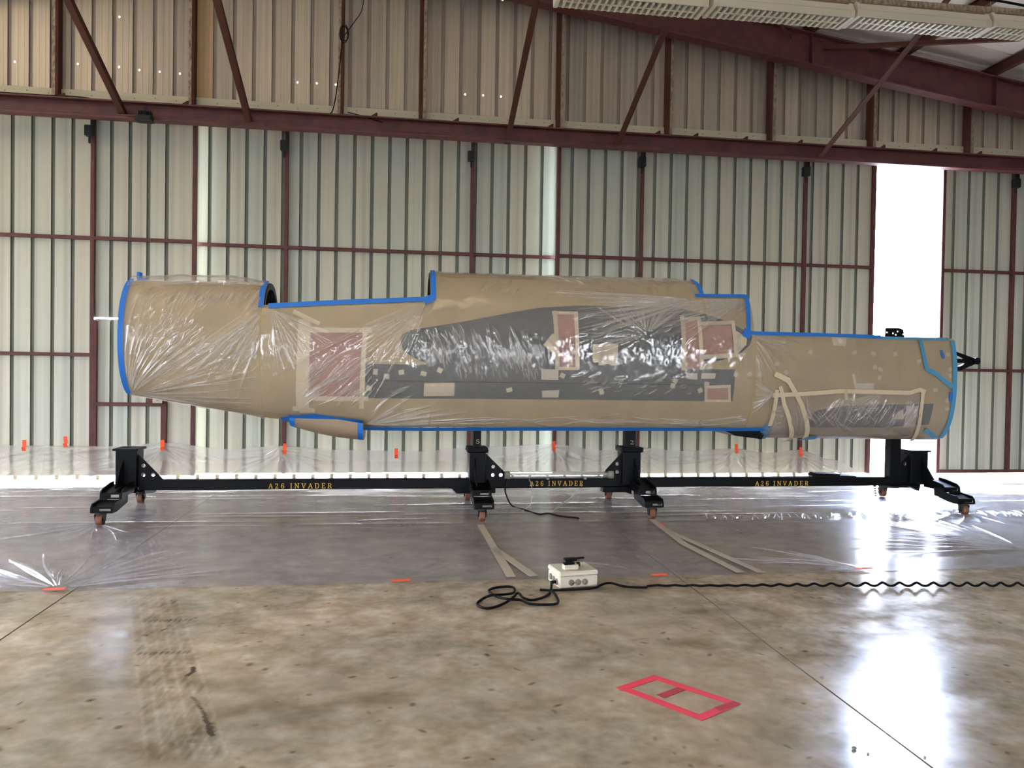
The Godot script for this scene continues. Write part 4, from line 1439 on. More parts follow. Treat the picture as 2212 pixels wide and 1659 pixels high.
# stepped outrigger leg with a castor; dir = +1 towards the camera, -1 away
func leg(parent: Node3D, x: float, dir: float, slot: bool) -> void:
	var o := Node3D.new()
	o.name = "outrigger_leg"
	o.position = Vector3(x, 0, FZ)
	parent.add_child(o, true)
	var side := PackedVector2Array([Vector2(0.08, 0.37), Vector2(0.16, 0.37), Vector2(0.4, 0.335), Vector2(0.45, 0.3), Vector2(0.455, 0.24), Vector2(0.66, 0.225), Vector2(0.7, 0.19), Vector2(0.71, 0.135), Vector2(0.6, 0.13), Vector2(0.28, 0.175), Vector2(0.27, 0.25), Vector2(0.08, 0.25)])
	var s: SurfaceTool
	for sx in [-0.11, 0.095]:
		s = S()
		prism(s, side, 0, 0.015, Transform3D(Basis(Vector3(0, 0, dir), Vector3.UP, Vector3(-dir, 0, 0) if dir > 0 else Vector3(1, 0, 0)), Vector3(sx + (0.015 if dir > 0 else 0.0), 0, 0)))
		obj("side_plate", s, M.black, o)
	# treads between the side plates
	for t: Array in [[0.1, 0.345, 0.44, 0.285], [0.455, 0.232, 0.69, 0.18]]:
		s = S()
		bar(s, Vector3(0, t[1] - 0.01, t[0] * dir), Vector3(0, t[3] - 0.0, t[2] * dir), 0.19, 0.012)
		obj("tread", s, M.black, o)
	plate_hole(o, -0.1, 0.1, 0.235, 0.3, 0.0 if slot else -0.02, 0.08, 0.252, 0.283, 0.445 * dir, 0.012)
	plate_hole(o, -0.1, 0.1, 0.13, 0.2, -0.02, 0.085, 0.155, 0.178, 0.695 * dir, 0.012)
	# castor
	var w := Vector3(-0.02 if dir > 0 else -0.06, 0.062, 0.68 * dir)
	s = S()
	cyl(s, Vector3(w.x, 0.12, w.z), Vector3(w.x, 0.14, w.z), 0.05, 16)
	for sx in [-0.042, 0.042]:
		prism(s, PackedVector2Array([Vector2(-0.045, 0.125), Vector2(0.045, 0.125), Vector2(0.02, 0.045), Vector2(-0.02, 0.045)]), -0.004, 0.004, Transform3D(Basis(Vector3(0, 0, 1), Vector3.UP, Vector3(-1, 0, 0)), Vector3(w.x + sx, 0, w.z)))
	cyl(s, w + Vector3(-0.05, 0, 0), w + Vector3(0.05, 0, 0), 0.01, 8)
	obj("castor_fork", s, M.black_matt, o)
	s = S(true)
	var prof := [[-0.032, 0.052], [-0.03, 0.057], [-0.02, 0.06], [0.02, 0.06], [0.03, 0.057], [0.032, 0.052]]
	for i in prof.size() - 1:
		for k in 24:
			var a := TAU * k / 24.0
			var b := TAU * (k + 1) / 24.0
			var P := func(j: int, an: float) -> Vector3: return w + Vector3(prof[j][0], cos(an) * prof[j][1], sin(an) * prof[j][1])
			quad(s, P.call(i, a), P.call(i + 1, a), P.call(i + 1, b), P.call(i, b))
	for k in 24:
		var a := TAU * k / 24.0
		var b := TAU * (k + 1) / 24.0
		for sx in [-0.032, 0.032]:
			tri(s, w + Vector3(sx, 0, 0), w + Vector3(sx, cos(a) * 0.052, sin(a) * 0.052), w + Vector3(sx, cos(b) * 0.052, sin(b) * 0.052))
	obj("castor_wheel", s, M.wheel, o)

func lettering(parent: Node3D, text: String, x0: float, x1: float, y0: float, h: float, z: float, m: Material) -> void:
	var f := SystemFont.new()
	f.font_names = PackedStringArray(["Droid Serif"])
	f.font_weight = 400
	var t := TextMesh.new()
	t.text = text
	t.font = f
	t.font_size = 48
	t.pixel_size = 0.002
	t.depth = 0.002
	t.curve_step = 1.0
	var bb := t.get_aabb()
	var o := MeshInstance3D.new()
	o.name = "lettering"
	o.mesh = t
	o.material_override = m
	o.scale = Vector3((x1 - x0) / bb.size.x, h / bb.size.y, 1)
	o.position = Vector3((x0 + x1) * 0.5 - bb.get_center().x * o.scale.x, y0 + h * 0.5 - bb.get_center().y * o.scale.y, z)
	parent.add_child(o, true)

func build_stand() -> void:
	var t := thing("transport_stand", "long black steel stand on castors with yellow stencilled letters carrying the fuselage", "stand")
	# rails
	var rails := [[-2.84, 0.86, -1.454, -0.751, 0.275], [0.9, 2.75, 1.535, 2.18, 0.288], [2.8, 6.55, 4.356, 5.061, 0.272]]
	for r: Array in rails:
		var s := S()
		box(s, Vector3((r[0] + r[1]) * 0.5, 0.318, FZ), Vector3(r[1] - r[0], 0.112, 0.12), 0.006)
		var o := obj("rail", s, M.black, t)
		lettering(o, "A 2 6   I N V A D E R", r[2], r[3], r[4], 0.058, FZ + 0.0615, M.yellow)
	# four towers
	var tw := [[-2.945, 0.22, 0.73], [0.905, 0.19, 0.745], [2.76, 0.22, 0.75], [6.533, 0.235, 0.72]]
	for i in 4:
		var x: float = tw[i][0]
		var w: float = tw[i][1]
		var yt: float = tw[i][2]
		var s := S()
		box(s, Vector3(x, (0.3 + yt) * 0.5, FZ), Vector3(w, yt - 0.3, 0.24), 0.006)
		obj("tower", s, M.black, t)
		s = S()
		box(s, Vector3(x, yt - 0.012, FZ), Vector3(w + 0.045, 0.024, 0.29), 0.004)
		if i == 1 or i == 2:
			box(s, Vector3(x, yt - 0.035, FZ), Vector3(w + 0.06, 0.05, 0.27), 0.014)
		obj("tower_cap", s, M.black, t)
		# diagonal web on the front of the tower
		s = S()
		prism(s, PackedVector2Array([Vector2(0.12, 0.62), Vector2(0.125, 0.34), Vector2(0.36, 0.325)]), -0.006, 0.006, Transform3D(Basis(Vector3(0, 0, 1), Vector3.UP, Vector3(-1, 0, 0)), Vector3(x - (0.03 if i < 2 else -0.03), 0, FZ)))
		obj("web_plate", s, M.black, t)
		leg(t, x + [-0.035, 0.02, 0.09, 0.2][i], 1.0, i == 0 or i == 3)
		leg(t, x + [-0.035, 0.02, 0.0, 0.1][i], -1.0, false)
	# lifting posts under the fuselage
	var ps := [[0.9, 0.09, "5"], [2.75, 0.134, "2"], [6.22, 0.15, ""]]
	for p: Array in ps:
		var s := S()
		var tp := 1.02 if p[0] < 5 else 0.9
		box(s, Vector3(p[0], (0.36 + tp) * 0.5, FZ + 0.03), Vector3(p[1], tp - 0.36, 0.12), 0.006)
		var o := obj("lifting_post", s, M.black, t)
		if p[2] == "5":
			lettering(o, "5", 0.888, 0.925, 0.79, 0.048, FZ + 0.0915, M.number)
		elif p[2] == "2":
			lettering(o, "2", 2.745, 2.785, 0.785, 0.048, FZ + 0.0915, M.number)
	gusset(t, PackedVector2Array([Vector2(-2.84, 0.36), Vector2(-2.55, 0.36), Vector2(-2.84, 0.67)]), [Vector2(-2.778, 0.538), Vector2(-2.78, 0.437), Vector2(-2.678, 0.437)], FZ + 0.07)
	gusset(t, PackedVector2Array([Vector2(0.99, 0.36), Vector2(1.3, 0.36), Vector2(1.225, 0.46), Vector2(0.99, 0.69)]), [Vector2(1.094, 0.517), Vector2(1.094, 0.42), Vector2(1.186, 0.42)], FZ + 0.07)
	gusset(t, PackedVector2Array([Vector2(2.655, 0.36), Vector2(2.4, 0.36), Vector2(2.457, 0.48), Vector2(2.655, 0.69)]), [Vector2(2.591, 0.549), Vector2(2.593, 0.451)], FZ + 0.07)
	gusset(t, PackedVector2Array([Vector2(6.42, 0.36), Vector2(6.25, 0.36), Vector2(6.25, 0.52), Vector2(6.315, 0.56), Vector2(6.42, 0.66)]), [Vector2(6.361, 0.543)], FZ + 0.07)
	gusset(t, PackedVector2Array([Vector2(6.65, 0.36), Vector2(6.79, 0.33), Vector2(6.71, 0.45), Vector2(6.65, 0.55)]), [Vector2(6.683, 0.4)], FZ + 0.07)
	# joint plates under the middle towers
	var s := S()
	prism(s, PackedVector2Array([Vector2(0.6, 0.275), Vector2(1.127, 0.275), Vector2(1.125, 0.205), Vector2(0.67, 0.203)]), FZ - 0.06, FZ + 0.06)
	obj("joint_plate", s, M.black, t)
	s = S()
	prism(s, PackedVector2Array([Vector2(2.425, 0.28), Vector2(2.78, 0.28), Vector2(2.78, 0.18), Vector2(2.7, 0.205), Vector2(2.425, 0.205)]), FZ - 0.06, FZ + 0.06)
	obj("joint_plate", s, M.black, t)
	s = S()
	prism(s, PackedVector2Array([Vector2(6.05, 0.28), Vector2(6.6, 0.28), Vector2(6.58, 0.19), Vector2(6.45, 0.25), Vector2(6.3, 0.235)]), FZ - 0.06, FZ + 0.06)
	obj("joint_plate", s, M.black, t)
	# dangling strap end under the right rail
	s = S()
	for k in 5:
		box(s, Vector3(6.0 + 0.004 * k, 0.25 - 0.03 * k, FZ), Vector3(0.035 - 0.004 * k, 0.024, 0.02), 0.003)
	obj("chain_end", s, M.grey_plastic, t)
	# work-light tube laid on the middle rail
	var lp := thing("tube_light", "clear tubular work light, unlit, lying along the middle rail of the stand", "lamp", Vector3(1.24, 0.42, FZ + 0.08))
	s = S(true)
	tube(s, PackedVector3Array([Vector3(0.04, 0, 0), Vector3(1.25, 0, 0)]), 0.042, 20)
	obj("tube", s, M.acrylic, lp)
	s = S(true)
	tube(s, PackedVector3Array([Vector3(0.05, 0.008, 0), Vector3(1.24, 0.008, 0)]), 0.014, 12)
	obj("lamp_tube", s, M.box_white, lp)
	s = S()
	box(s, Vector3(0.645, -0.022, 0), Vector3(1.2, 0.012, 0.045), 0.003)
	obj("reflector", s, M.grey_plastic, lp)
	for x in [0.02, 1.27]:
		s = S(true)
		tube(s, PackedVector3Array([Vector3(x - 0.03, 0, 0), Vector3(x + 0.03, 0, 0)]), 0.046, 20)
		obj("end_cap", s, M.grey_plastic, lp)
	for x in [0.5, 0.95]:
		s = S()
		box(s, Vector3(x, -0.035, 0), Vector3(0.03, 0.03, 0.1), 0.004)
		obj("clamp", s, M.steel, lp)
	# flat pad on the right rail
	var pd := thing("foam_pad", "flat black pad lying on the right rail of the stand", "pad", Vector3(5.4, 0.375, FZ + 0.02))
	s = S()
	box(s, Vector3(0, 0.014, 0), Vector3(0.55, 0.028, 0.2), 0.008, Basis(Vector3.BACK, -0.03))
	obj("pad", s, M.rubber, pd)
	s = S()
	box(s, Vector3(-0.1, 0.038, 0), Vector3(0.33, 0.02, 0.17), 0.008, Basis(Vector3.BACK, -0.04))
	obj("pad_top", s, M.rubber, pd)
	# cords hanging from the work light
	var mk := func(pts: PackedVector3Array, r: float, m: Material, label: String) -> void:
		var st := S(true)
		tube(st, smooth_path(pts, 0.02), r, 7)
		tag(obj("cord", st, m), label, "cord")
	mk.call(PackedVector3Array([Vector3(1.25, 0.38, -8.9), Vector3(1.23, 0.25, -8.86), Vector3(1.287, 0.12, -9.023), Vector3(1.358, 0.02, -9.116), Vector3(1.454, 0.018, -8.907), Vector3(1.528, 0.018, -8.696), Vector3(1.598, 0.018, -8.578), Vector3(1.705, 0.018, -8.629), Vector3(1.803, 0.018, -8.455), Vector3(1.943, 0.018, -8.365), Vector3(1.98, 0.02, -8.299)]), 0.009, M.rubber, "black power cord drooping from the work light to the floor under the stand")
	mk.call(PackedVector3Array([Vector3(1.52, 0.37, -8.9), Vector3(1.545, 0.3, -8.88), Vector3(1.621, 0.12, -9.277), Vector3(1.572, 0.04, -9.086), Vector3(1.49, 0.02, -8.924), Vector3(1.431, 0.015, -8.835)]), 0.004, M.cream, "thin pale string hanging beside the first letters on the middle rail")
	mk.call(PackedVector3Array([Vector3(2.16, 0.3, -8.9), Vector3(2.151, 0.15, -9.209), Vector3(2.055, 0.09, -9.163), Vector3(1.93, 0.03, -9.06), Vector3(1.779, 0.015, -8.785)]), 0.004, M.cream, "thin pale string hanging beside the last letters on the middle rail")

# ---------------------------------------------------------------- floor and wall film, tape strips
func sheet_ridges(d: PackedFloat32Array, nu: int, nv: int, o: Vector2, size: Vector2, a: Vector2, b: Vector2, amp: float, wid: float, bow := 0.0) -> void:
	var c := Vector2(size.x / (nu - 1), size.y / (nv - 1))
	var L := a.distance_to(b)
	var n := maxi(3, int(L / (minf(c.x, c.y) * 0.7)))
	var t := (b - a) / maxf(L, 1e-4)
	var nn := Vector2(-t.y, t.x)
	for i in n + 1:
		var k := float(i) / n
		var p := a.lerp(b, k) + nn * bow * sin(PI * k)
		var g := (p - o) / c
		var am := amp * pow(sin(PI * clampf(k * 0.96 + 0.02, 0, 1)), 0.6)
		var ri := int(wid * 2.0 / c.x) + 1
		var rj := int(wid * 2.0 / c.y) + 1
		for dj in range(-rj, rj + 1):
			for di in range(-ri, ri + 1):
				var ii := int(g.x) + di
				var jj := int(g.y) + dj
				if ii < 0 or jj < 0 or ii >= nu or jj >= nv:
					continue
				var dist := absf(((Vector2(ii, jj) - g) * c).dot(nn))
				var v := am * exp(-dist * dist / (wid * wid))
				if v > d[jj * nu + ii]:
					d[jj * nu + ii] = v

func build_films() -> void:
	var rng := RandomNumberGenerator.new()
	rng.seed = 55
	# floor sheet
	var o := Vector2(-8.0, -11.45)
	var size := Vector2(19.5, 5.5)
	var nu := 560
	var nv := 190
	var d := PackedFloat32Array()
	d.resize(nu * nv)
	var ff := S()
	var R := func(a: Vector2, b: Vector2, amp: float, wid: float, bow: float) -> void:
		if amp > 0.0075:  # taller ridges get a pale strip that paints their highlight
			var dr := (b - a).normalized()
			var nn := Vector2(-dr.y, dr.x)
			var prev: Array[Vector3] = []
			for i in 13:
				var k := i / 12.0
				var q := a.lerp(b, k) + nn * bow * sin(PI * k)
				var e := pow(sin(PI * clampf(k * 0.94 + 0.03, 0, 1)), 0.7)
				var w := wid * 0.3 * e + 0.001
				var y := 0.016 + amp * e
				var cur: Array[Vector3] = [Vector3(q.x - nn.x * w, y - 0.25 * amp * e, q.y - nn.y * w), Vector3(q.x, y + 0.003, q.y), Vector3(q.x + nn.x * w, y - 0.25 * amp * e, q.y + nn.y * w)]
				if prev.size():
					for j in 2:
						quad(ff, prev[j], prev[j + 1], cur[j + 1], cur[j])
				prev = cur
		sheet_ridges(d, nu, nv, o, size, a, b, amp, wid, bow)
	var fanf := func(c: Vector2, a0: float, a1: float, n: int, r0: float, r1: float, amp: float) -> void:
		for i in n:
			var a := lerpf(a0, a1, (i + rng.randf()) / n)
			var v := Vector2(cos(a), -sin(a))
			R.call(c + v * r0, c + v * rng.randf_range(r0 + 0.2, r1), amp * rng.randf_range(0.5, 1.2), rng.randf_range(0.025, 0.045), rng.randf_range(-0.04, 0.04))
	fanf.call(Vector2(-2.435, -5.961), 0.2, 2.9, 26, 0.08, 1.3, 0.02)
	fanf.call(Vector2(0.024, -5.993), 0.3, 2.8, 10, 0.08, 0.8, 0.006)
	fanf.call(Vector2(2.113, -5.99), 0.3, 2.8, 10, 0.08, 0.8, 0.006)
	fanf.call(Vector2(5.934, -6.548), 1.2, 3.3, 24, 0.1, 1.6, 0.018)
	fanf.call(Vector2(3.894, -6.001), 1.9, 2.9, 12, 0.1, 1.3, 0.018)
	fanf.call(Vector2(-3.016, -8.345), 3.6, 5.6, 10, 0.1, 1.0, 0.012)
	fanf.call(Vector2(6.754, -8.366), 0.2, 6.0, 22, 0.1, 0.9, 0.018)
	R.call(Vector2(-3.382, -6.71), Vector2(-2.553, -6.019), 0.03, 0.05, 0.0)
	# long ripples parallel to the wall
	for i in 70:
		var x := rng.randf_range(-7.0, 10.0)
		var z := rng.randf_range(-11.2, -7.9)
		R.call(Vector2(x, z), Vector2(x + rng.randf_range(0.6, 2.4), z + rng.randf_range(-0.06, 0.06)), rng.randf_range(0.004, 0.012), rng.randf_range(0.03, 0.06), rng.randf_range(-0.05, 0.05))
	# gathered band to the right
	for i in 90:
		var x := rng.randf_range(3.4, 7.6)
		R.call(Vector2(x, -8.15 + rng.randf_range(-0.06, 0.06)), Vector2(x + rng.randf_range(0.05, 0.2), -8.4 + rng.randf_range(-0.1, 0.1)), rng.randf_range(0.008, 0.02), 0.03, 0.0)
	var nz := FastNoiseLite.new()
	nz.seed = 6
	nz.frequency = 0.6
	nz.fractal_octaves = 3
	var p := PackedVector3Array()
	p.resize(nu * nv)
	for j in nv:
		for i in nu:
			var x := o.x + size.x * i / (nu - 1.0)
			var z := o.y + size.y * j / (nv - 1.0)
			var edge := minf(1.0, (o.y + size.y - z) / 0.3)
			p[j * nu + i] = Vector3(x, 0.006 + d[j * nu + i] * minf(1.0, edge * 3.0) + edge * 0.008 * (0.5 + 0.5 * nz.get_noise_2d(x, z * 2.0)), z)
	var fs_ := thing("floor_film", "clear plastic sheet spread over the concrete under the stand", "plastic sheet")
	var fsh := obj("sheet", grid_mesh(nu, nv, p, true), M.floor_film, fs_)
	obj("film_fold_highlights", ff, M.floor_fold_highlight, fsh).set_meta("kind", "stuff")
	# pale seams of tape on the sheet
	for q: Array in [[Vector2(0.858, -8.017), Vector2(0.873, -6.937), 0.07], [Vector2(0.873, -6.937), Vector2(0.888, -5.971), 0.075], [Vector2(0.873, -6.937), Vector2(1.071, -5.982), 0.075], [Vector2(2.786, -8.192), Vector2(2.701, -6.985), 0.075], [Vector2(2.701, -6.985), Vector2(2.79, -5.947), 0.075], [Vector2(2.75, -7.609), Vector2(2.964, -5.932), 0.07]]:
		var a: Vector2 = q[0]
		var b: Vector2 = q[1]
		var t := (b - a).normalized()
		var nn: Vector2 = Vector2(-t.y, t.x) * q[2] * 0.5
		var s := S()
		var y := 0.022
		box(s, Vector3((a.x + b.x) * 0.5, y, (a.y + b.y) * 0.5), Vector3(q[2], 0.002, a.distance_to(b)), 0, Basis(Vector3.UP, atan2(t.x, t.y)))
		obj("tape_seam", s, M.seam, fs_)
	# skirt of film up the door leaves
	var tops := [Vector2(-8.0, 0.5), Vector2(-5.43, 0.5), Vector2(-3.93, 0.49), Vector2(-3.32, 0.54), Vector2(-2.4, 0.45), Vector2(-1.72, 0.5), Vector2(-0.82, 0.44), Vector2(0.3, 0.42), Vector2(1.05, 0.48), Vector2(2.32, 0.53), Vector2(3.1, 0.44), Vector2(3.6, 0.49), Vector2(4.4, 0.43), Vector2(5.25, 0.47), Vector2(5.8, 0.4), Vector2(6.34, 0.45), Vector2(6.9, 0.3), Vector2(7.5, 0.07)]
	var su := 620
	var sv := 40
	var so := Vector2(-8.0, 0.0)
	var ss := Vector2(15.5, 0.6)
	var e := PackedFloat32Array()
	e.resize(su * sv)
	var wf := S()
	var wall_fold_highlight := func(a: Vector2, b: Vector2, amp: float, wid: float) -> void:  # pale strips painting highlights along the wall sheet creases
		var dr := (b - a).normalized()
		var nn := Vector2(-dr.y, dr.x)
		var prev: Array[Vector3] = []
		for i in 13:
			var k := i / 12.0
			var q := a.lerp(b, k) + nn * 0.02 * sin(PI * k)
			if q.y < 0.06:
				break
			var ev := pow(sin(PI * clampf(k * 0.94 + 0.03, 0, 1)), 0.7)
			var wd := wid * 0.3 * ev + 0.001
			var z := lerpf(-11.38, -11.52, minf(1.0, (q.y - 0.03) / 0.25)) + amp * ev
			var cur: Array[Vector3] = [Vector3(q.x - nn.x * wd, q.y - nn.y * wd, z - amp * 0.3 * ev + 0.002), Vector3(q.x, q.y, z + 0.004), Vector3(q.x + nn.x * wd, q.y + nn.y * wd, z - amp * 0.3 * ev + 0.002)]
			if prev.size():
				for j in 2:
					quad(wf, prev[j], cur[j], cur[j + 1], prev[j + 1])
			prev = cur
	for c: Vector2 in [Vector2(-3.32, 0.5), Vector2(-1.72, 0.48), Vector2(2.32, 0.5), Vector2(3.6, 0.47), Vector2(5.25, 0.45), Vector2(6.34, 0.43), Vector2(-4.9, 0.48)]:
		for i in 12:
			var a := lerpf(0.15, PI - 0.15, (i + rng.randf()) / 12.0)
			var v := Vector2(cos(a), -sin(a) * 0.5)
			var ln := rng.randf_range(0.4, 1.1)
			var am := rng.randf_range(0.015, 0.03)
			var wd := rng.randf_range(0.02, 0.035)
			sheet_ridges(e, su, sv, so, ss, c + v * 0.04, c + v * ln, am, wd, 0.02)
			wall_fold_highlight.call(c + v * 0.04, c + v * ln, am, wd)
	for i in 30:
		var c := Vector2(rng.randf_range(-7.5, -4.3), rng.randf_range(0.1, 0.45))
		sheet_ridges(e, su, sv, so, ss, c, c + Vector2(rng.randf_range(0.3, 0.7), rng.randf_range(0.05, 0.2)), 0.03, 0.03, 0.04)
	p = PackedVector3Array()
	p.resize(su * sv)
	for j in sv:
		for i in su:
			var x := so.x + ss.x * i / (su - 1.0)
			var top := 0.4
			for k in tops.size() - 1:
				if x <= tops[k + 1].x + 1e-5:
					var kk: float = (x - tops[k].x) / (tops[k + 1].x - tops[k].x)
					top = lerpf(tops[k].y, tops[k + 1].y, kk * kk * (3.0 - 2.0 * kk))
					break
			var v := j / (sv - 1.0)
			var y := 0.03 + (top - 0.03) * v
			var back := minf(1.0, (y - 0.03) / 0.25)
			p[j * su + i] = Vector3(x, y, lerpf(-11.38, -11.52, back) + e[j * su + i])
	var sk := thing("wall_film", "clear plastic sheet taped up along the foot of the hangar doors", "plastic sheet")
	var wsh := obj("sheet", grid_mesh(su, sv, p), M.skirt_film, sk)
	obj("film_fold_highlights", wf, M.fold, wsh).set_meta("kind", "stuff")
	for i in 56:
		var s := S()
		box(s, Vector3(-7.6 + i * 0.2655, 0.07 + 0.006 * sin(i * 2.3), -11.4), Vector3(0.05, 0.065, 0.004), 0, Basis(Vector3.RIGHT, -0.2))
		obj("tape_tab", s, M.tape, sk)
	# bright orange strips holding the film
	var lab := ["orange tape strip on the film at the far left of the doors", "orange tape strip on the film just left of the personnel door", "orange tape strip on the personnel door's right post, above the left rail", "orange tape strip under the belly fairing, on the door post", "orange tape strip on the film between belly fairing and post number 5", "orange tape strip on the bright door edge between posts 5 and 2", "orange tape strip on the film left of the ventral wedge", "orange tape strip on the door post under the tail's tape straps"]
	var wp := [Vector2(-5.132, 0.497), Vector2(-4.6, 0.549), Vector2(-3.319, 0.506), Vector2(-1.643, 0.455), Vector2(-0.041, 0.388), Vector2(2.333, 0.502), Vector2(5.272, 0.463), Vector2(6.361, 0.412)]
	for i in 8:
		var s := S()
		var ps: Vector2 = wp[i]
		var bs := Basis(Vector3.BACK, [0.0, 0.12, 0.1, -0.05, 0.0, 0.0, 0.05, 0.0][i])
		box(s, Vector3(0, 0.03, 0.0), Vector3(0.05, 0.1, 0.004), 0, bs)
		box(s, Vector3(0.002, -0.04, 0.02), Vector3(0.05, 0.06, 0.004), 0, Basis(Vector3.RIGHT, 0.45) * bs)
		var t := obj("tape_strip", s, M.orange, self, Vector3(ps.x, ps.y, -11.49 if i != 2 and i != 0 and i != 1 else -11.48))
		tag(t, lab[i], "tape", "orange tape strips on the wall film")
	var flab := ["orange tape strip holding the sheet's edge beside the dark floor joint at left", "orange tape strip on the sheet's edge left of the cable loops", "orange tape strip on the sheet's edge right of the junction box", "small orange tape scrap on the pale tape seam below post number 2", "orange tape strip on the sheet's edge by the bright reflection"]
	var fa := [[Vector2(-2.526, -5.934), Vector2(-2.381, -5.945)], [Vector2(-0.047, -5.947), Vector2(0.098, -5.96)], [Vector2(2.03, -5.941), Vector2(2.159, -5.944)], [Vector2(2.771, -7.915), Vector2(2.831, -7.911)], [Vector2(3.837, -5.991), Vector2(3.995, -5.993)]]
	for i in 5:
		var a: Vector2 = fa[i][0]
		var b: Vector2 = fa[i][1]
		var s := S()
		var t := (b - a).normalized()
		box(s, Vector3.ZERO, Vector3(a.distance_to(b), 0.002, 0.05), 0, Basis(Vector3.UP, -atan2(t.y, t.x)))
		tag(obj("tape_strip", s, M.orange, self, Vector3((a.x + b.x) * 0.5, 0.026 if i == 3 else 0.02, (a.y + b.y) * 0.5)), flab[i], "tape", "orange tape strips on the floor film")

# ---------------------------------------------------------------- things on the bare floor
func flat_strip(parent: Node3D, called: String, a: Vector2, b: Vector2, w: float, y: float, m: Material) -> void:
	var s := S()
	var t := (b - a).normalized()
	box(s, Vector3((a.x + b.x) * 0.5, y, (a.y + b.y) * 0.5), Vector3(w, 0.0015, a.distance_to(b)), 0, Basis(Vector3.UP, atan2(t.x, t.y)))
	obj(called, s, m, parent)

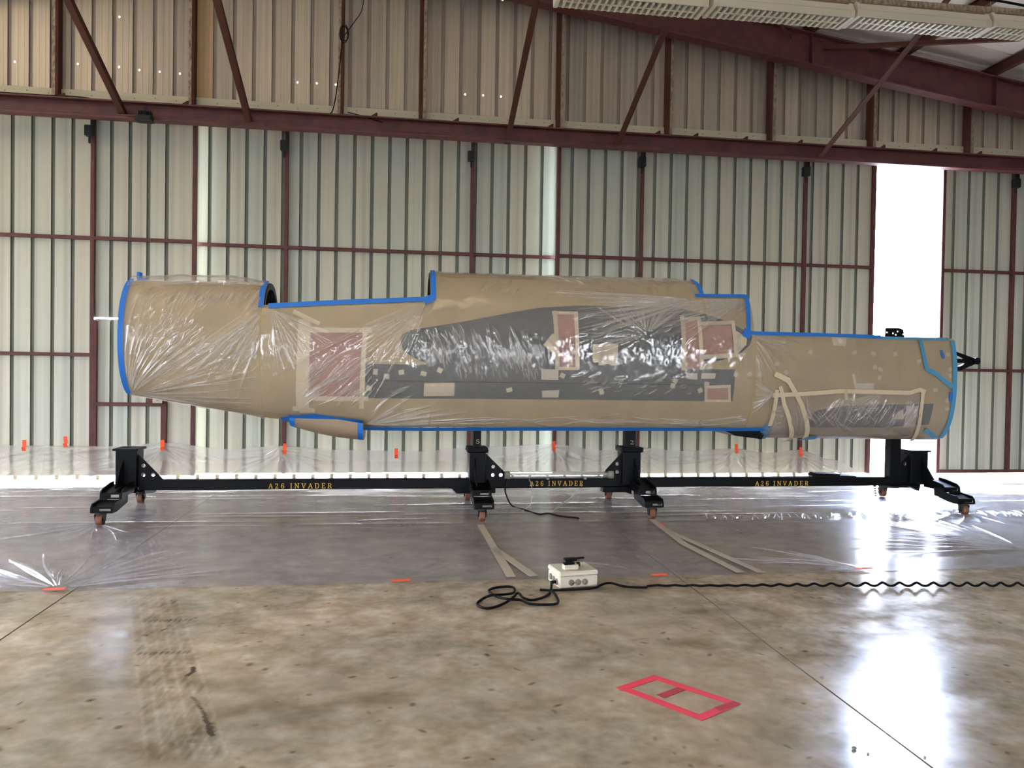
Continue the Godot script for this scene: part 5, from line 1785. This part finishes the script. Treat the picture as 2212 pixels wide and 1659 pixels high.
func build_floor_items() -> void:
	var r := thing("tape_marking", "red tape rectangle with a short dash inside, stuck on the concrete", "floor marking")
	var c: Array[Vector2] = [Vector2(1.171, -3.856), Vector2(1.386, -3.973), Vector2(1.674, -3.616), Vector2(1.445, -3.482)]
	for i in 4:
		var a := c[i]
		var b := c[(i + 1) % 4]
		var t := (b - a).normalized() * 0.022
		flat_strip(r, "tape_strip", a - t, b + t, 0.05, 0.0015 + 0.0004 * i, M.red_tape)
	flat_strip(r, "tape_strip", Vector2(1.335, -3.735), Vector2(1.484, -3.822), 0.05, 0.0015, M.red_tape_dark)
	flat_strip(r, "scuffed_tape", Vector2(1.562, -3.56), Vector2(1.693, -3.62), 0.04, 0.0032, M.red_tape_dark)
	# junction box
	var fl: Vector2 = Vector2(1.216, -5.672)
	var fr: Vector2 = Vector2(1.523, -5.72)
	var bl: Vector2 = Vector2(1.16, -5.921)
	var ux := (fr - fl)
	var w := ux.length()
	ux = ux.normalized()
	var uz := Vector2(-ux.y, ux.x)
	var dp := 0.26
	var b := Basis(Vector3(ux.x, 0, ux.y), Vector3.UP, Vector3(uz.x, 0, uz.y))
	var bx := thing("junction_box", "white electrical junction box with round cable glands standing on the floor", "junction box", Vector3(fl.x, 0, fl.y))
	bx.basis = b
	var s := S()
	box(s, Vector3(w * 0.5, 0.045, -dp * 0.5), Vector3(w, 0.088, dp), 0.008)
	obj("body", s, M.box_white, bx)
	s = S()
	box(s, Vector3(w * 0.5, 0.109, -dp * 0.5), Vector3(w + 0.008, 0.038, dp + 0.008), 0.01)
	obj("lid", s, M.box_white, bx)
	for k in 3:
		s = S(true)
		var x := w * 0.3 + k * 0.055
		cyl(s, Vector3(x, 0.045, 0.0), Vector3(x, 0.045, 0.008), 0.023, 20)
		var g := obj("gland", s, M.grey_plastic, bx)
		s = S(true)
		cyl(s, Vector3(x, 0.045, 0.008), Vector3(x, 0.045, 0.012), 0.014, 16)
		obj("gland_disc", s, M.beige, g)
	for k in 3:
		s = S(true)
		cyl(s, Vector3(-0.01, 0.05 - 0.004 * k, -0.19 + k * 0.065), Vector3(0.0, 0.05 - 0.004 * k, -0.19 + k * 0.065), 0.024, 20)
		obj("gland", s, M.grey_plastic, bx)
	s = S(true)
	cyl(s, Vector3(-0.05, 0.04, -0.06), Vector3(0.0, 0.042, -0.06), 0.013, 12)
	obj("cable_plug", s, M.rubber, bx)
	# small parts on its lid
	var pb := thing("terminal_block", "small white block with dark clips, in front on the junction box lid", "terminal block", bx.position + b * Vector3(w * 0.36, 0.129, -0.07))
	pb.basis = b
	s = S()
	box(s, Vector3(0, 0.019, 0), Vector3(0.115, 0.038, 0.06), 0.004)
	obj("body", s, M.box_white, pb)
	s = S()
	box(s, Vector3(-0.015, 0.046, 0), Vector3(0.085, 0.016, 0.045), 0.004)
	box(s, Vector3(0.06, 0.04, 0.01), Vector3(0.02, 0.03, 0.03), 0.004)
	obj("clip", s, M.rubber, pb)
	var pc := thing("terminal_block", "pale block with a dark lever, behind on the junction box lid", "terminal block", bx.position + b * Vector3(w * 0.52, 0.129, -0.15))
	pc.basis = b
	s = S()
	box(s, Vector3(0, 0.022, 0), Vector3(0.11, 0.044, 0.06), 0.004)
	obj("body", s, M.beige, pc)
	s = S()
	box(s, Vector3(-0.02, 0.055, 0), Vector3(0.1, 0.022, 0.05), 0.005)
	box(s, Vector3(0.045, 0.06, 0), Vector3(0.1, 0.012, 0.03), 0.004, Basis(Vector3.BACK, 0.05))
	obj("lever", s, M.rubber, pc)
	# cable: looped slack on the left
	var pts := PackedVector3Array([bx.position + b * Vector3(-0.045, 0.04, -0.06), Vector3(1.144, 0.03, -5.634), Vector3(1.112, 0.012, -5.543), Vector3(1.04, 0.012, -5.434), Vector3(0.95, 0.012, -5.386), Vector3(0.895, 0.02, -5.42), Vector3(0.868, 0.035, -5.486), Vector3(0.827, 0.02, -5.437), Vector3(0.748, 0.012, -5.328), Vector3(0.659, 0.012, -5.24), Vector3(0.591, 0.012, -5.236), Vector3(0.555, 0.012, -5.324), Vector3(0.603, 0.012, -5.44), Vector3(0.672, 0.03, -5.463), Vector3(0.768, 0.03, -5.477), Vector3(0.851, 0.012, -5.578), Vector3(0.869, 0.012, -5.698), Vector3(0.825, 0.012, -5.739), Vector3(0.723, 0.012, -5.71), Vector3(0.672, 0.012, -5.63), Vector3(0.707, 0.02, -5.471), Vector3(0.779, 0.03, -5.363), Vector3(0.87, 0.014, -5.386), Vector3(0.922, 0.012, -5.301), Vector3(1.003, 0.012, -5.272), Vector3(1.096, 0.012, -5.274), Vector3(1.135, 0.012, -5.335), Vector3(1.144, 0.014, -5.463), Vector3(1.125, 0.035, -5.521)])
	s = S(true)
	tube(s, smooth_path(pts, 0.012), 0.0095, 8)
	tag(obj("power_cable", s, M.rubber), "black cable lying in loops left of the junction box", "cable")
	# cable: wavy run to the right
	pts = PackedVector3Array([Vector3(1.055, 0.012, -5.632), Vector3(1.171, 0.012, -5.609), Vector3(1.35, 0.012, -5.618), Vector3(1.482, 0.012, -5.643)])
	for k in [Vector3(1.55, 0.02, -5.697), Vector3(1.618, 0.03, -5.706), Vector3(1.714, 0.02, -5.632), Vector3(1.874, 0.012, -5.621)]:
		pts.append(k)
	s = S(true)
	var run := smooth_path(pts, 0.02)
	var st: Vector3 = Vector3(1.906, 0, -5.661)
	var en: Vector3 = Vector3(5.348, 0, -5.356)
	var len := st.distance_to(en)
	var nn := int(len / 0.012)
	for i in nn:
		var q := st.lerp(en, float(i) / nn)
		var l := len * i / nn
		var am := lerpf(0.003, 0.0135, clampf((l - 0.6) / 1.2, 0, 1))
		run.append(q + Vector3(0, 0.012 + am * (1.0 - cos(l * TAU / 0.137)), am * 0.7 * sin(l * TAU / 0.137)))
	tube(s, run, 0.0095, 8)
	tag(obj("power_cable", s, M.rubber), "long black wavy cable running from the junction box across the floor", "cable")
	# crumbs of grit
	var rng := RandomNumberGenerator.new()
	rng.seed = 3
	var gl := ["dark pebble beside the bright floor reflection, largest of three", "tiny dark chip right of the largest pebble", "small dark pebble near the floor joint"]
	var gp := [Vector2(2.006, -3.111), Vector2(2.043, -3.065), Vector2(2.272, -3.007)]
	for i in 3:
		s = S()
		var k: float = [0.011, 0.006, 0.006][i]
		box(s, Vector3(0, k * 0.6, 0), Vector3(k * 2.0, k * 1.2, k * 1.6), k * 0.5, Basis(Vector3.UP, i * 0.7))
		var g: Vector2 = gp[i]
		tag(obj("pebble", s, M.trough, self, Vector3(g.x, 0, g.y)), gl[i], "pebble", "grit on the floor")
